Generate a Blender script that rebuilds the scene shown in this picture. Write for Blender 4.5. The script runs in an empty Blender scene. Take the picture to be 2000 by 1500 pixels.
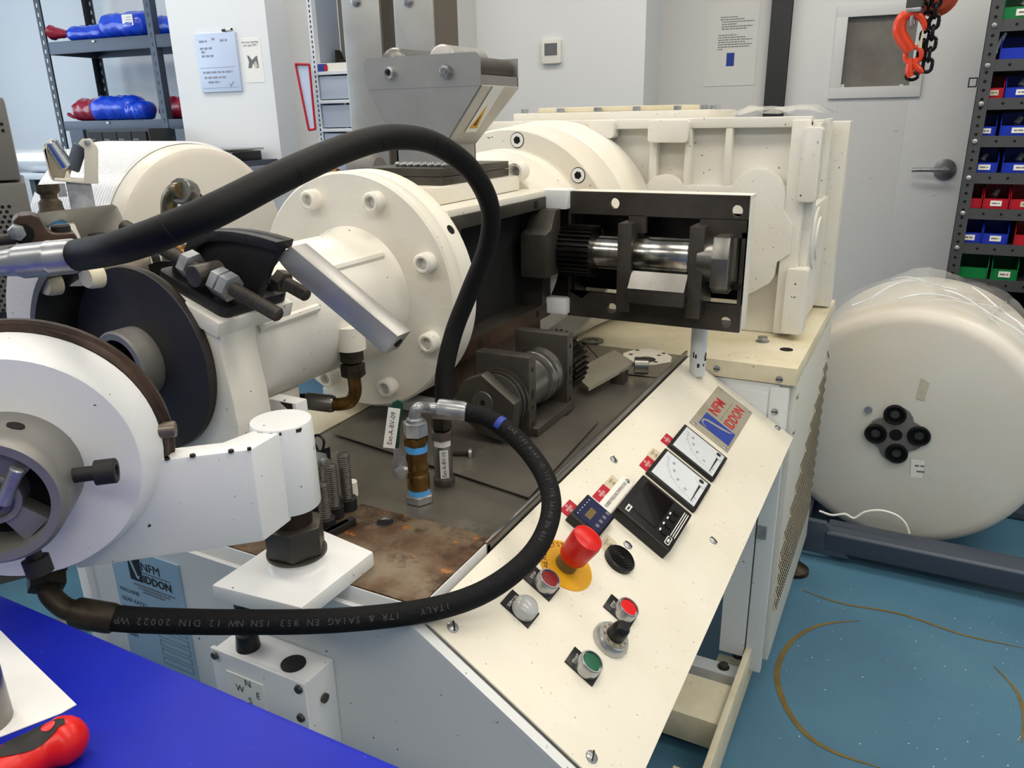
import bpy, bmesh, math, random
from mathutils import Vector, Matrix
V = Vector
random.seed(7)
SC = bpy.context.scene
COL = SC.collection
PI = math.pi

# ------------------------------------------------------------------ camera
FPX = 1510.0
EYE = V((0, 0, 1.30))
def _cd(px, py): return V(((px - 1000) / FPX, -(py - 750) / FPX, -1.0))
_Y = _cd(1835, 214).normalized()
_Z = (-_cd(1090, 5100)).normalized()
_Z = (_Z - _Y * _Y.dot(_Z)).normalized()
_X = _Y.cross(_Z)
ROT = Matrix((_X, _Y, _Z))              # camera axes -> place axes (Y runs along the machine)
cam = bpy.data.cameras.new('camera')
cam.sensor_fit = 'HORIZONTAL'; cam.sensor_width = 36; cam.lens = 36 * FPX / 2000; cam.clip_start = 0.02
cam_o = bpy.data.objects.new('camera', cam)
cam_o.matrix_world = Matrix.Translation(EYE) @ ROT.to_4x4()
COL.objects.link(cam_o); SC.camera = cam_o

# ------------------------------------------------------------------ world, light, exposure
SC.view_settings.view_transform = 'Standard'
SC.view_settings.look = 'None'
SC.view_settings.gamma = 1
SC.view_settings.use_curve_mapping = False
SC.view_settings.exposure = -0.27
w = bpy.data.worlds.new('daylight'); SC.world = w; w.use_nodes = True
w.node_tree.nodes['Background'].inputs[0].default_value = (0.74, 0.86, 1.0, 1)
w.node_tree.nodes['Background'].inputs[1].default_value = 0.32
LED_POWER = 8.2
LED_COLOR = (1.0, 0.97, 0.925)

# room frame: n runs away from the camera to the back wall, l to the right
A0 = math.radians(5.5)
NV = V((-math.sin(A0), math.cos(A0), 0)); LV = V((math.cos(A0), math.sin(A0), 0))
def ray(px, py): return (ROT @ _cd(px, py)).normalized()
def far(px, py, d): return EYE + ray(px, py) * d
def atn(px, py, n):                      # the point of a vertical room plane at depth n
    r = ray(px, py); return EYE + r * ((n - EYE.dot(NV)) / r.dot(NV))
def atz(px, py, z):
    r = ray(px, py); return EYE + r * ((z - EYE.z) / r.z)
def aty(px, py, y):
    r = ray(px, py); return EYE + r * ((y - EYE.y) / r.y)
def RN(l, n, z): return LV * l + NV * n + V((0, 0, z))
def ln(p): return p.dot(LV), p.dot(NV), p.z
ROOM = Matrix((LV, NV, V((0, 0, 1)))).transposed().to_4x4()   # local x = l, y = n

# ------------------------------------------------------------------ materials
def srgb(h):
    c = [int(h[i:i + 2], 16) / 255 for i in (0, 2, 4)]
    return [x / 12.92 if x <= .04045 else ((x + .055) / 1.055) ** 2.4 for x in c] + [1]
MATS = {}
def mat(name, col, rough=.5, metal=0, bump=0, bscale=60, var=0, vscale=8, col2=None, chips=None, chipcol='2a2420',
        stain=None, stainscale=5, stainlo=.55, trans=0, emit=None, coat=0, aniso=None, spec=.5, ior=1.45, sss=0, alpha=1):
    m = bpy.data.materials.new(name); m.use_nodes = True; MATS[name] = m
    nt = m.node_tree; N = nt.nodes; L = nt.links; b = N['Principled BSDF']
    b.inputs['Roughness'].default_value = rough; b.inputs['Metallic'].default_value = metal
    b.inputs['Specular IOR Level'].default_value = spec; b.inputs['IOR'].default_value = ior
    b.inputs['Transmission Weight'].default_value = trans; b.inputs['Coat Weight'].default_value = coat
    b.inputs['Alpha'].default_value = alpha
    if sss:
        b.inputs['Subsurface Weight'].default_value = sss; b.inputs['Subsurface Scale'].default_value = .05
    base = srgb(col); b.inputs['Base Color'].default_value = base
    tc = N.new('ShaderNodeTexCoord'); geo = N.new('ShaderNodeNewGeometry')
    vec = geo.outputs['Position']
    if aniso:
        mp = N.new('ShaderNodeMapping'); mp.inputs['Scale'].default_value = aniso; L.new(vec, mp.inputs[0]); vec = mp.outputs[0]
    def noise(sc, det=4, rg=.6):
        n = N.new('ShaderNodeTexNoise'); n.inputs['Scale'].default_value = sc; n.inputs['Detail'].default_value = det
        n.inputs['Roughness'].default_value = rg; L.new(vec, n.inputs['Vector']); return n.outputs['Fac']
    def ramp(f, a, bb, c0=(0, 0, 0, 1), c1=(1, 1, 1, 1)):
        r = N.new('ShaderNodeValToRGB'); r.color_ramp.elements[0].position = a; r.color_ramp.elements[1].position = bb
        r.color_ramp.elements[0].color = c0; r.color_ramp.elements[1].color = c1; L.new(f, r.inputs[0]); return r.outputs[0]
    def mix(f, a, bb):
        x = N.new('ShaderNodeMix'); x.data_type = 'RGBA'
        L.new(f, x.inputs[0])
        for s, v in ((6, a), (7, bb)):
            if isinstance(v, (list, tuple)): x.inputs[s].default_value = v
            else: L.new(v, x.inputs[s])
        return x.outputs[2]
    cur = base
    if var or col2:
        c2 = srgb(col2) if col2 else [max(0, x * (1 - var)) for x in base[:3]] + [1]
        cur = mix(ramp(noise(vscale), .35, .65), cur, c2)
    if stain:
        cur = mix(ramp(noise(stainscale, 8, .7), stainlo, stainlo + .12), cur, srgb(stain))
    if chips:
        f1 = ramp(noise(chips[0], 3, .5), chips[1], chips[1] + .02)
        cur = mix(f1, cur, srgb(chipcol))
    if not isinstance(cur, list): L.new(cur, b.inputs['Base Color'])
    if bump:
        bn = N.new('ShaderNodeBump'); bn.inputs['Strength'].default_value = bump; bn.inputs['Distance'].default_value = .002
        L.new(noise(bscale), bn.inputs['Height']); L.new(bn.outputs[0], b.inputs['Normal'])
    if emit:
        b.inputs['Emission Color'].default_value = srgb(emit[0]); b.inputs['Emission Strength'].default_value = emit[1]
    return m
mat('wall', 'e4e7ea', .75, bump=.08, bscale=180)
mat('wall_grey', 'd6d6d4', .75, bump=.08, bscale=180)
mat('ceiling', 'dedede', .8)
mat('cream', 'e6e4db', .38, bump=.35, bscale=70, col2='e3dccb', vscale=4, chips=(110, .72), chipcol='5a5044')
mat('cream_cast', 'e6e4dc', .34, bump=.6, bscale=45, col2='e2ddd0', vscale=5, chips=(95, .715), chipcol='5a4a38')
mat('cream_panel', 'e8e3d4', .36, bump=.12, bscale=60, col2='e2dcc9', vscale=6, chips=(170, .70), chipcol='b3a684')
mat('cream_old', 'e2dac0', .45, bump=.4, bscale=50, col2='d3c8a8', vscale=9, chips=(80, .72), chipcol='6b5a3a')
mat('white_paint', 'e6e7e6', .35, bump=.15, bscale=60, chips=(120, .725), chipcol='3a2f28')
mat('grey_paint', 'd9dcdc', .42, bump=.1, bscale=50, chips=(110, .715), chipcol='5a5854')
mat('louver_paint', 'cfcdc2', .5)
mat('louver_dirty', 'd9ceb0', .55, var=.2, vscale=30)
mat('dark_steel', '5b5751', .42, .65, bump=.2, bscale=80, col2='48443e', vscale=10)
mat('face_iron', '514c46', .45, .55, bump=.2, bscale=80, col2='3c3731', vscale=10)
mat('disc_steel', '474645', .48, .6, bump=.1, bscale=80, col2='3a3836', vscale=9)
mat('oily_iron', '2a2724', .38, .6, bump=.3, bscale=90, col2='15110f', vscale=12)
mat('brown_iron', '4a372b', .45, .45, bump=.4, bscale=90, col2='2c2019', vscale=14)
mat('rust', '7d705c', .5, .35, bump=.5, bscale=80, col2='573d26', vscale=16, stain='3b2512', stainscale=18, stainlo=.50, chips=(60, .66), chipcol='a0642c')
mat('bare_steel', '8b8a86', .3, .9, bump=.06, bscale=160, col2='72706b', vscale=9)
mat('bright_steel', 'b9b8b4', .2, 1.0, col2='8f8a80', vscale=40, aniso=(1, .05, .05))
mat('stainless', 'b9b8b5', .38, .75, col2='a8a6a1', vscale=5, bump=.03, bscale=200)
mat('tray_steel', '8f8a80', .33, .75, bump=.06, bscale=40, col2='79736a', vscale=6, stain='a29b8f', stainscale=10, stainlo=.62)
mat('nose_steel', '8d8b87', .48, .55, bump=.06, bscale=160, col2='7a7874', vscale=9)
mat('sleeve', 'dcdcd9', .2)
mat('zinc', 'b4b6b8', .32, .72, col2='8e9092', vscale=30)
mat('chrome', 'c9cbcf', .1, 1.0)
mat('brass', '8a6838', .32, .9, col2='5a4325', vscale=40)
mat('bronze_wet', '8a7a58', .3, .7, col2='5b4f38', vscale=50)
mat('bronze_dirty', '4b4234', .5, .6, col2='2a241c', vscale=40)
mat('rubber', '0a0a0b', .6, spec=.25, bump=.2, bscale=120, var=.2)
mat('rubber_tex', '0e0e10', .7, spec=.25, bump=1.0, bscale=260, var=.3)
mat('black_plastic', '111112', .35)
mat('black_matt', '1a1918', .6)
mat('black_casting', '232325', .45, .2, bump=.4, bscale=130)
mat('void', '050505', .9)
mat('red', 'd4140f', .32)
mat('dark_red', '7d0d12', .3, coat=.5)
mat('bright_red', 'dd1214', .25, coat=.4)
mat('green', '0c5a3c', .28, coat=.4)
mat('yellow', 'dfa411', .5, var=.08)
mat('brown_plastic', '6b5834', .4)
mat('head_face', 'dcdfe2', .35, bump=.15, bscale=60, chips=(120, .70), chipcol='3a2f28')
mat('clear_lens', 'b9bab8', .25, coat=.5)
mat('silver', 'b8babb', .3, .9)
mat('meter_face', 'd7dce0', .3, coat=.6)
mat('ink', '1c1c1e', .6)
mat('ink_grey', '6a6d72', .6)
mat('ink_faint', '8e93a6', .6)
mat('ink_red', 'b01420', .5)
mat('ink_blue', '1f3a94', .5)
mat('ink_white', 'e6e6e2', .6)
mat('label_red', 'b3142a', .5)
mat('label_beige', 'cfc3a6', .55)
mat('label_white', 'eceae2', .5)
mat('alu_plate', 'b6b1a2', .45, .55, col2='aaa490', vscale=20)
mat('name_plate', 'a9c3d6', .4, .35)
mat('screen_dark', '120c0d', .12, coat=.6)
mat('screen_blue', '1c2145', .2, coat=.5)
mat('hose_ink', '3d3d40', .6)
mat('floor_blue', '466f88', .42, bump=.12, bscale=25, col2='4f7a92', vscale=3, stain='5c7a88', stainscale=2.2, stainlo=.6)
mat('floor_stain', '7d6a35', .5, var=.3, vscale=20)
mat('floor_fleck', 'd8e2e6', .5)
mat('blue_bench', '0d1a9c', .42, spec=.3, bump=.12, bscale=60, col2='1122aa', vscale=8, chips=(140, .73), chipcol='3a4cc0')
mat('paper', 'eeedea', .7)
mat('bag_blue', '0a35c8', .3, bump=.8, bscale=40, col2='1650e0', vscale=18, coat=.4)
mat('bag_red', '8d1026', .3, bump=.8, bscale=45, col2='a81c3c', vscale=18, coat=.4)
mat('rack_grey', '4b5360', .45, .3)
mat('rack_dark', '33393f', .45, .3)
mat('rack_right', '4a4c4e', .5, .3)
mat('bin_blue', '1230b0', .35)
mat('bin_red', 'b20f24', .35)
mat('bin_green', '0a7a3e', .35)
mat('board', 'c3d2ec', .3)
mat('tool_white', 'd6dce4', .45)
mat('tool_blue', 'a9b4c6', .5)
mat('tool_back', '77736f', .7)
mat('tan_steel', '7a7064', .4, .7)
mat('plastic_roll', 'dedbd2', .38, sss=.25, col2='dad4c6', vscale=3, coat=.15)
mat('film', 'f4f4f0', .12, spec=1.0, bump=1.0, bscale=26, alpha=.30, coat=1.0)
mat('film_white', 'e4e7ea', .22, bump=1.0, bscale=22, coat=.6)
mat('beige_plastic', 'd8d2c4', .4)
mat('instrument', '6f6d69', .5, .2)
mat('instrument_dark', '4a4946', .5, .2)
mat('orange', 'd83a10', .3, coat=.4)
mat('chain_black', '0d0d0e', .35, .5)
mat('frame_black', '26282a', .5)
mat('door_paint', 'e4e5e6', .45)
mat('glass_dim', '77736c', .1, trans=.0, coat=.6, col2='8b877f', vscale=6)
mat('wood_block', 'b08c5c', .6)
mat('tape_blue', '4f9fe0', .5)
mat('green_dark', '0d3b2c', .4)
mat('green_led', '12b04a', .3)
mat('chip', '2b1e16', .7)
mat('brick_red', 'a33b1c', .6)
mat('led', 'fff4e2', .5, emit=('fff1dc', 6))

# ------------------------------------------------------------------ mesh helpers
ORG = {}
class MB:
    def __init__(s, M=None): s.bm = bmesh.new(); s.M = M or Matrix()
    def _add(s, vs, fs):
        b = [s.bm.verts.new(s.M @ V(v)) for v in vs]
        for f in fs:
            try: s.bm.faces.new([b[i] for i in f])
            except ValueError: pass
        return s
    def box(s, x0, x1, y0, y1, z0, z1, bev=0):
        if bev:
            t = bmesh.new()
            vs = [t.verts.new(v) for v in [(x, y, z) for x in (x0, x1) for y in (y0, y1) for z in (z0, z1)]]
            for f in [(0, 1, 3, 2), (4, 6, 7, 5), (0, 4, 5, 1), (2, 3, 7, 6), (0, 2, 6, 4), (1, 5, 7, 3)]: t.faces.new([vs[i] for i in f])
            bmesh.ops.bevel(t, geom=t.edges[:], offset=bev, segments=2, affect='EDGES', profile=.6)
            return s.merge(t)
        vs = [(x, y, z) for x in (x0, x1) for y in (y0, y1) for z in (z0, z1)]
        return s._add(vs, [(0, 1, 3, 2), (4, 6, 7, 5), (0, 4, 5, 1), (2, 3, 7, 6), (0, 2, 6, 4), (1, 5, 7, 3)])
    def merge(s, t):
        t.verts.index_update()
        m = {v.index: s.bm.verts.new(s.M @ v.co) for v in t.verts}
        for f in t.faces:
            try: s.bm.faces.new([m[v.index] for v in f.verts])
            except ValueError: pass
        t.free(); return s
    def prism(s, poly, a, b, axis='z', bev=0):
        def p(u, v, w): return {'z': (u, v, w), 'y': (u, w, v), 'x': (w, u, v)}[axis]
        n = len(poly)
        vs = [p(u, v, a) for u, v in poly] + [p(u, v, b) for u, v in poly]
        fs = [tuple(range(n)), tuple(range(2 * n - 1, n - 1, -1))] + [(i, (i + 1) % n, n + (i + 1) % n, n + i) for i in range(n)]
        if bev:
            t = bmesh.new(); q = [t.verts.new(v) for v in vs]
            for f in fs: t.faces.new([q[i] for i in f])
            bmesh.ops.recalc_face_normals(t, faces=t.faces[:])
            bmesh.ops.bevel(t, geom=t.edges[:], offset=bev, segments=2, affect='EDGES', profile=.6)
            return s.merge(t)
        return s._add(vs, fs)
    def lathe(s, prof, o=(0, 0, 0), d=(0, 0, 1), seg=32, u=None, arc=None, closed=False):
        # prof: list of (t along d, radius)
        o = V(o); d = V(d).normalized()
        u = (V(u) if u else d.orthogonal()).normalized(); v = d.cross(u)
        rows = []; n = seg if arc is None else seg + 1
        for t, r in prof:
            if r <= 1e-7: rows.append([s.bm.verts.new(s.M @ (o + d * t))]); continue
            row = []
            for i in range(n):
                a = (2 * PI * i / seg) if arc is None else arc[0] + (arc[1] - arc[0]) * i / seg
                row.append(s.bm.verts.new(s.M @ (o + d * t + (u * math.cos(a) + v * math.sin(a)) * r)))
            rows.append(row)
        pairs = list(zip(rows, rows[1:])) + ([(rows[-1], rows[0])] if closed else [])
        for ra, rb in pairs:
            m = max(len(ra), len(rb)); rng = range(m if arc is None else m - 1)
            for i in rng:
                j = (i + 1) % m
                f = [ra[i % len(ra)]] if len(ra) == 1 else [ra[i], ra[j]]
                f += [rb[0]] if len(rb) == 1 else [rb[j], rb[i]]
                if len(f) > 2:
                    try: s.bm.faces.new(f)
                    except ValueError: pass
        return s
    def cyl(s, p0, p1, r, r1=None, seg=24, bev=0):
        p0, p1 = V(p0), V(p1); h = (p1 - p0).length; r1 = r if r1 is None else r1
        pr = [(0, 0), (0, r), (h, r1), (h, 0)] if not bev else [(0, 0), (0, r - bev), (bev, r), (h - bev, r1), (h, r1 - bev), (h, 0)]
        return s.lathe(pr, p0, p1 - p0, seg)
    def ringc(s, p0, p1, r, ri, seg=32):
        p0, p1 = V(p0), V(p1); h = (p1 - p0).length
        return s.lathe([(0, ri), (0, r), (h, r), (h, ri)], p0, p1 - p0, seg, closed=True)
    def hexa(s, p0, p1, r, ri=0, rot=0, ch=.12):
        p0, p1 = V(p0), V(p1); d = (p1 - p0); h = d.length; c = r * ch
        u = d.normalized().orthogonal(); u.rotate(Matrix.Rotation(rot, 3, d.normalized()))
        pr = [(0, ri), (0, r - c), (c * .5, r), (h - c * .5, r), (h, r - c), (h, ri)]
        return s.lathe(pr, p0, d, 6, u=u, closed=ri > 0)
    def tube(s, pts, r, seg=12, caps=True, r1=None):
        pts = [V(p) for p in pts]; rows = []; n = len(pts); prev = None
        for i, p in enumerate(pts):
            t = (pts[min(i + 1, n - 1)] - pts[max(i - 1, 0)]).normalized()
            if prev is None: u = t.orthogonal().normalized()
            else: u = (prev - t * prev.dot(t)).normalized()
            prev = u; v = t.cross(u); rr = r if r1 is None else r + (r1 - r) * i / (n - 1)
            rows.append([s.bm.verts.new(s.M @ (p + (u * math.cos(2 * PI * k / seg) + v * math.sin(2 * PI * k / seg)) * rr)) for k in range(seg)])
        for a, b in zip(rows, rows[1:]):
            for k in range(seg): s.bm.faces.new([a[k], a[(k + 1) % seg], b[(k + 1) % seg], b[k]])
        if caps: s.bm.faces.new(rows[0][::-1]); s.bm.faces.new(rows[-1])
        return s
    def build(s, name, m, parent=None, sharp=38, base=None):
        bm = s.bm
        bmesh.ops.recalc_face_normals(bm, faces=bm.faces[:])
        lim = math.radians(sharp)
        for e in bm.edges:
            e.smooth = len(e.link_faces) == 2 and e.calc_face_angle(0) < lim
        for f in bm.faces: f.smooth = True
        if parent is not None: o0 = ORG[parent]
        elif base is not None: o0 = V(base)
        else:
            xs = [v.co for v in bm.verts]
            lo = V([min(c[i] for c in xs) for i in range(3)]); hi = V([max(c[i] for c in xs) for i in range(3)])
            o0 = V(((lo.x + hi.x) / 2, (lo.y + hi.y) / 2, lo.z))
        for v in bm.verts: v.co -= o0
        me = bpy.data.meshes.new(name); bm.to_mesh(me); bm.free()
        me.materials.append(MATS[m])
        o = bpy.data.objects.new(name, me); COL.objects.link(o)
        if parent is not None: o.parent = parent
        else: o.location = o0
        ORG[o] = o0.copy()
        return o
def tag(o, label=None, cat=None, group=None, kind=None):
    if label: o['label'] = label
    if cat: o['category'] = cat
    if group: o['group'] = group
    if kind: o['kind'] = kind
    return o
def thing(name, label, cat, loc=(0, 0, 0), group=None):
    o = bpy.data.objects.new(name, None); COL.objects.link(o); o.location = loc; o.empty_display_size = .05
    ORG[o] = V(loc); return tag(o, label, cat, group)
def frame(o, x, y, z):
    M = Matrix((V(x).normalized(), V(y).normalized(), V(z).normalized())).transposed().to_4x4(); M.translation = V(o); return M
def text(body, M, size, m, parent, name='lettering', align='CENTER', thick=.0003, sx=1.0, bold=0, spacing=1.0):
    cu = bpy.data.curves.new('t', 'FONT'); cu.body = body; cu.size = size; cu.align_x = align; cu.align_y = 'CENTER'
    cu.resolution_u = 2; cu.offset = bold; cu.space_line = spacing
    o = bpy.data.objects.new('t', cu); COL.objects.link(o)
    bpy.context.view_layer.update()
    me = bpy.data.meshes.new_from_object(o.evaluated_get(bpy.context.evaluated_depsgraph_get()))
    bpy.data.objects.remove(o); bpy.data.curves.remove(cu)
    t = bmesh.new(); t.from_mesh(me); bpy.data.meshes.remove(me)
    for v in t.verts: v.co = V((v.co.x * sx, v.co.y, v.co.z + thick))
    b = MB(M); b.merge(t)
    return b.build(name, m, parent)
def catmull(P, k=8):
    P = [V(p) for p in P]; out = []
    Q = [P[0] * 2 - P[1]] + P + [P[-1] * 2 - P[-2]]
    for i in range(1, len(Q) - 2):
        a, b, c, d = Q[i - 1:i + 3]
        for j in range(k):
            t = j / k
            out.append(.5 * ((2 * b) + (c - a) * t + (2 * a - 5 * b + 4 * c - d) * t * t + (3 * b - a - 3 * c + d) * t ** 3))
    return out + [P[-1]]
def circ(cx, cy, r, n=24, a0=0, a1=2 * PI):
    full = abs(a1 - a0 - 2 * PI) < 1e-6
    return [(cx + r * math.cos(a0 + (a1 - a0) * i / (n if full else n - 1)), cy + r * math.sin(a0 + (a1 - a0) * i / (n if full else n - 1))) for i in range(n)]
def rrect(x0, x1, y0, y1, r, n=5):
    p = []
    for cx, cy, a in ((x1 - r, y1 - r, 0), (x0 + r, y1 - r, PI / 2), (x0 + r, y0 + r, PI), (x1 - r, y0 + r, 1.5 * PI)):
        p += circ(cx, cy, r, n, a, a + PI / 2)
    return p
def socket_screw(o, p, d, r, h, m, parent, hexm='dark_steel', name='socket_bolt', rim=.16):
    # head with a recessed hexagon, standing on p and pointing along d
    p = V(p); d = V(d).normalized(); b = MB()
    b.lathe([(0, 0), (0, r), (h * .85, r), (h, r * (1 - rim)), (h, r * .6), (h * .45, r * .52), (h * .45, 0)], p, d, 24)
    s = b.build(name, m, parent)
    MB().hexa(p + d * h * .46, p + d * h * .5, r * .5, ch=.01).build('hex_socket', hexm, s)
    return s
def hexbolt(p, d, r, h, m, parent=None, name='hex_bolt', washer=True):
    b = MB(); p = V(p); d = V(d).normalized()
    if washer: b.cyl(p, p + d * h * .2, r * 1.25)
    b.hexa(p + d * h * (.2 if washer else 0), p + d * h, r)
    return b.build(name, m, parent)
def threaded(p0, p1, r, m, parent, name='threaded_rod', pitch=None, seg=16):
    p0, p1 = V(p0), V(p1); L = (p1 - p0).length; pitch = pitch or r * .32
    n = max(3, int(L / pitch)); pr = [(0, 0), (0, r * .8)]
    for i in range(n): pr += [((i + .25) / n * L, r), ((i + .75) / n * L, r * .86)]
    pr += [(L, r * .8), (L, 0)]
    return MB().lathe(pr, p0, p1 - p0, seg).build(name, m, parent, sharp=60)
def printed(M, x0, x1, y, h, m, parent, name='printed_line'):
    # a line of print too small to read: short bars of uneven length
    b = MB(M); x = x0
    while x < x1:
        l = min(random.uniform(1.2, 4) * h, x1 - x); b._add([(x, y - h / 2, .00025), (x + l, y - h / 2, .00025), (x + l, y + h / 2, .00025), (x, y + h / 2, .00025)], [(0, 1, 2, 3)])
        x += l + h * .6
    return b.build(name, m, parent)

# ================================================================== the room
def rbox(l0, l1, n0, n1, z0, z1, name, m, parent=None, bev=0):
    return MB(ROOM).box(l0, l1, n0, n1, z0, z1, bev).build(name, m, parent)
def S(o): return tag(o, kind='structure')
LCOL0 = ln(atn(325, 20, 3.3))[0]; LCOL1 = ln(atn(518, 20, 3.3))[0]
LCH = ln(atn(862, 100, 3.45))[0]; LTH = ln(atn(1261, 60, 3.85))[0]
floor = S(rbox(-6.1, 2.6, -2.6, 4.4, -.1, 0, 'floor', 'floor_blue'))
S(rbox(-6.1, 2.6, -2.6, 4.4, 3.0, 3.1, 'ceiling', 'ceiling'))
S(rbox(-6.1, LCOL0 + .1, 4.1, 4.2, 0, 3, 'wall_back_left', 'wall'))
S(rbox(LCOL0, LCOL1, 3.3, 4.2, 0, 3, 'wall_column', 'wall'))
S(rbox(LCOL1, LCH, 3.45, 4.2, 0, 3, 'wall_chase', 'wall_grey'))
S(rbox(LCH, LTH, 3.85, 4.3, 0, 3, 'wall_back', 'wall'))
LD0 = ln(atn(1540, 100, 4.2))[0]; LD1 = LD0 + .93
S(rbox(LTH, LD0 - .09, 4.2, 4.3, 0, 3, 'wall_back_right', 'wall_grey'))
S(rbox(LD1 + .09, 2.6, 4.2, 4.3, 0, 3, 'wall_back_end', 'wall_grey'))
S(rbox(LD0 - .09, LD1 + .09, 4.2, 4.3, 2.2, 3, 'wall_over_door', 'wall_grey'))
S(rbox(-6.2, -6.1, -2.6, 4.4, 0, 3, 'wall_left', 'wall'))
S(rbox(2.6, 2.7, -2.6, 4.4, 0, 3, 'wall_right', 'wall'))
# door frame and door with a square window and a lever handle
fr = MB(ROOM).box(LD0 - .09, LD0, 4.15, 4.3, 0, 2.14, .004).box(LD1, LD1 + .09, 4.15, 4.3, 0, 2.14, .004).box(LD0 - .09, LD1 + .09, 4.15, 4.3, 2.14, 2.2, .004)
S(fr.build('trim_1', 'frame_black'))
dw = [ln(atn(px, py, 4.2)) for px, py in ((1655, 32), (1768, 148))]
wl0, wl1, wz1, wz0 = dw[0][0], dw[0][0] + .30, dw[0][2], dw[0][2] - .31
dr = MB(ROOM).box(LD0 + .004, wl0, 4.2, 4.245, .01, 2.13, .002).box(wl1, LD1 - .004, 4.2, 4.245, .01, 2.13, .002)
dr.box(wl0, wl1, 4.2, 4.245, wz1, 2.13).box(wl0, wl1, 4.2, 4.245, .01, wz0)
door = S(dr.build('door_1', 'door_paint'))
wf = MB(ROOM)
for a, b_, c, d in ((wl0 - .045, wl1 + .045, wz1 - .005, wz1 + .045), (wl0 - .045, wl1 + .045, wz0 - .045, wz0 + .005), (wl0 - .045, wl0 + .005, wz0, wz1), (wl1 - .005, wl1 + .045, wz0, wz1)):
    wf.box(a, b_, 4.185, 4.2, c, d, .003)
wf.build('window_frame', 'door_paint', door)
rbox(wl0, wl1, 4.215, 4.225, wz0, wz1, 'window_pane', 'glass_dim', door)
hp = ln(atn(1845, 331, 4.2)); hl, hz = hp[0], hp[2]
hd = MB(ROOM).lathe([(0, 0), (0, .048), (.012, .046), (.016, .03), (.016, .0)], (hl, 4.2, hz), (0, -1, 0), 28)
hd.cyl((hl, 4.19, hz), (hl, 4.13, hz), .013)
hd.tube(catmull([(hl + .01, 4.13, hz), (hl - .05, 4.128, hz + .002), (hl - .11, 4.132, hz + .002), (hl - .14, 4.14, hz)]), .010)
hd.build('lever_handle', 'zinc', door)
for (px, py) in ((1645, 168), (1760, 168), (1750, 252), (1700, 345), (1823, 378)):
    q = ln(atn(px, py, 4.2)); rbox(q[0] - .008, q[0] + .008, 4.197, 4.2, q[2] - .007, q[2] + .007, 'tape_mark', 'ink_white', door)
# ceiling lamps
for i, l in enumerate((-3.4, -1.7, 0.0, 1.5)):
    for j, n in enumerate((-1.2, .7, 2.5)):
        p = RN(l, n, 3.0)
        t = thing('ceiling_light', 'flat white LED ceiling panel, %s from the left in the %s row' % (('first', 'second', 'third', 'fourth')[i], ('rear', 'middle', 'door side')[j]), 'light', (p.x, p.y, 2.98), 'ceiling LED panels')
        rbox(l - .62, l + .62, n - .32, n + .32, 2.975, 3.0, 'lamp_frame', 'tool_white', t)
        rbox(l - .59, l + .59, n - .29, n + .29, 2.97, 2.976, 'diffuser', 'led', t)
        la = bpy.data.lights.new('led_lamp', 'AREA'); la.shape = 'RECTANGLE'; la.size = 1.15; la.size_y = .55
        la.energy = LED_POWER; la.color = LED_COLOR
        lo = bpy.data.objects.new('led_lamp', la); COL.objects.link(lo); lo.location = (0, 0, -.015); lo.rotation_euler = (0, 0, A0); lo.parent = t
# unseen window with area light, added in the left wall for cool light
wn = S(MB(ROOM).box(-6.1, -6.06, -.6, 3.4, 1.0, 1.06, .004).box(-6.1, -6.06, -.6, 3.4, 2.5, 2.56, .004).box(-6.1, -6.06, -.6, -.54, 1.06, 2.5).box(-6.1, -6.06, 3.34, 3.4, 1.06, 2.5).box(-6.1, -6.06, 1.37, 1.43, 1.06, 2.5).build('added_window_1', 'tool_white'))
for a_, b_ in ((-.54, 1.37), (1.43, 3.34)): rbox(-6.095, -6.09, a_, b_, 1.06, 2.5, 'window_pane', 'board', wn)
wl_ = bpy.data.lights.new('added_cool_light', 'AREA'); wl_.shape = 'RECTANGLE'; wl_.size = 3.7; wl_.size_y = 1.4; wl_.energy = 75; wl_.color = (.72, .86, 1.0)
wo_ = bpy.data.objects.new('added_cool_light', wl_); COL.objects.link(wo_)
wo_.matrix_world = Matrix.Translation(RN(-6.04, 1.4, 1.78)) @ frame((0, 0, 0), NV, (0, 0, 1), -LV)
# curved brown tyre mark, scuffs and white flecks on the floor
def floor_strip(pts, wd, name, m):
    P = catmull([atz(px, py, 0) for px, py in pts], 8); b = MB(); vs = []; fs = []
    n = len(P)
    for i, p in enumerate(P):
        t = (P[min(i + 1, n - 1)] - P[max(i - 1, 0)]).normalized(); s_ = V((t.y, -t.x, 0)); k = math.sin(PI * (i + .4) / (n + .2)) ** .6
        vs += [p + s_ * wd * k + V((0, 0, .0012)), p - s_ * wd * k + V((0, 0, .0012))]
        if i: fs.append((2 * i - 2, 2 * i - 1, 2 * i + 1, 2 * i))
    return b._add(vs, fs).build(name, m, floor)
floor_strip([(1680, 1212), (1600, 1222), (1545, 1255), (1518, 1310), (1530, 1370), (1570, 1430), (1630, 1470), (1720, 1500)], .007, 'tyre_mark', 'floor_stain')
floor_strip([(1560, 1150), (1640, 1178), (1760, 1200), (1880, 1240), (2000, 1266)], .004, 'scuff_mark', 'floor_stain')
floor_strip([(1940, 1300), (1985, 1350), (2000, 1400), (1995, 1450)], .004, 'scuff_mark', 'floor_stain')
fb = MB()
for i in range(90):
    px, py = random.uniform(1500, 2000), random.uniform(1090, 1500); p = atz(px, py, .0012); r = random.uniform(.0008, .002)
    fb._add([p + V((r * math.cos(a), r * math.sin(a), 0)) for a in (0, 1.3, 2.5, 3.8, 5)], [(0, 1, 2, 3, 4)])
tag(fb.build('flecks', 'floor_fleck', floor), kind='stuff')

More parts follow.
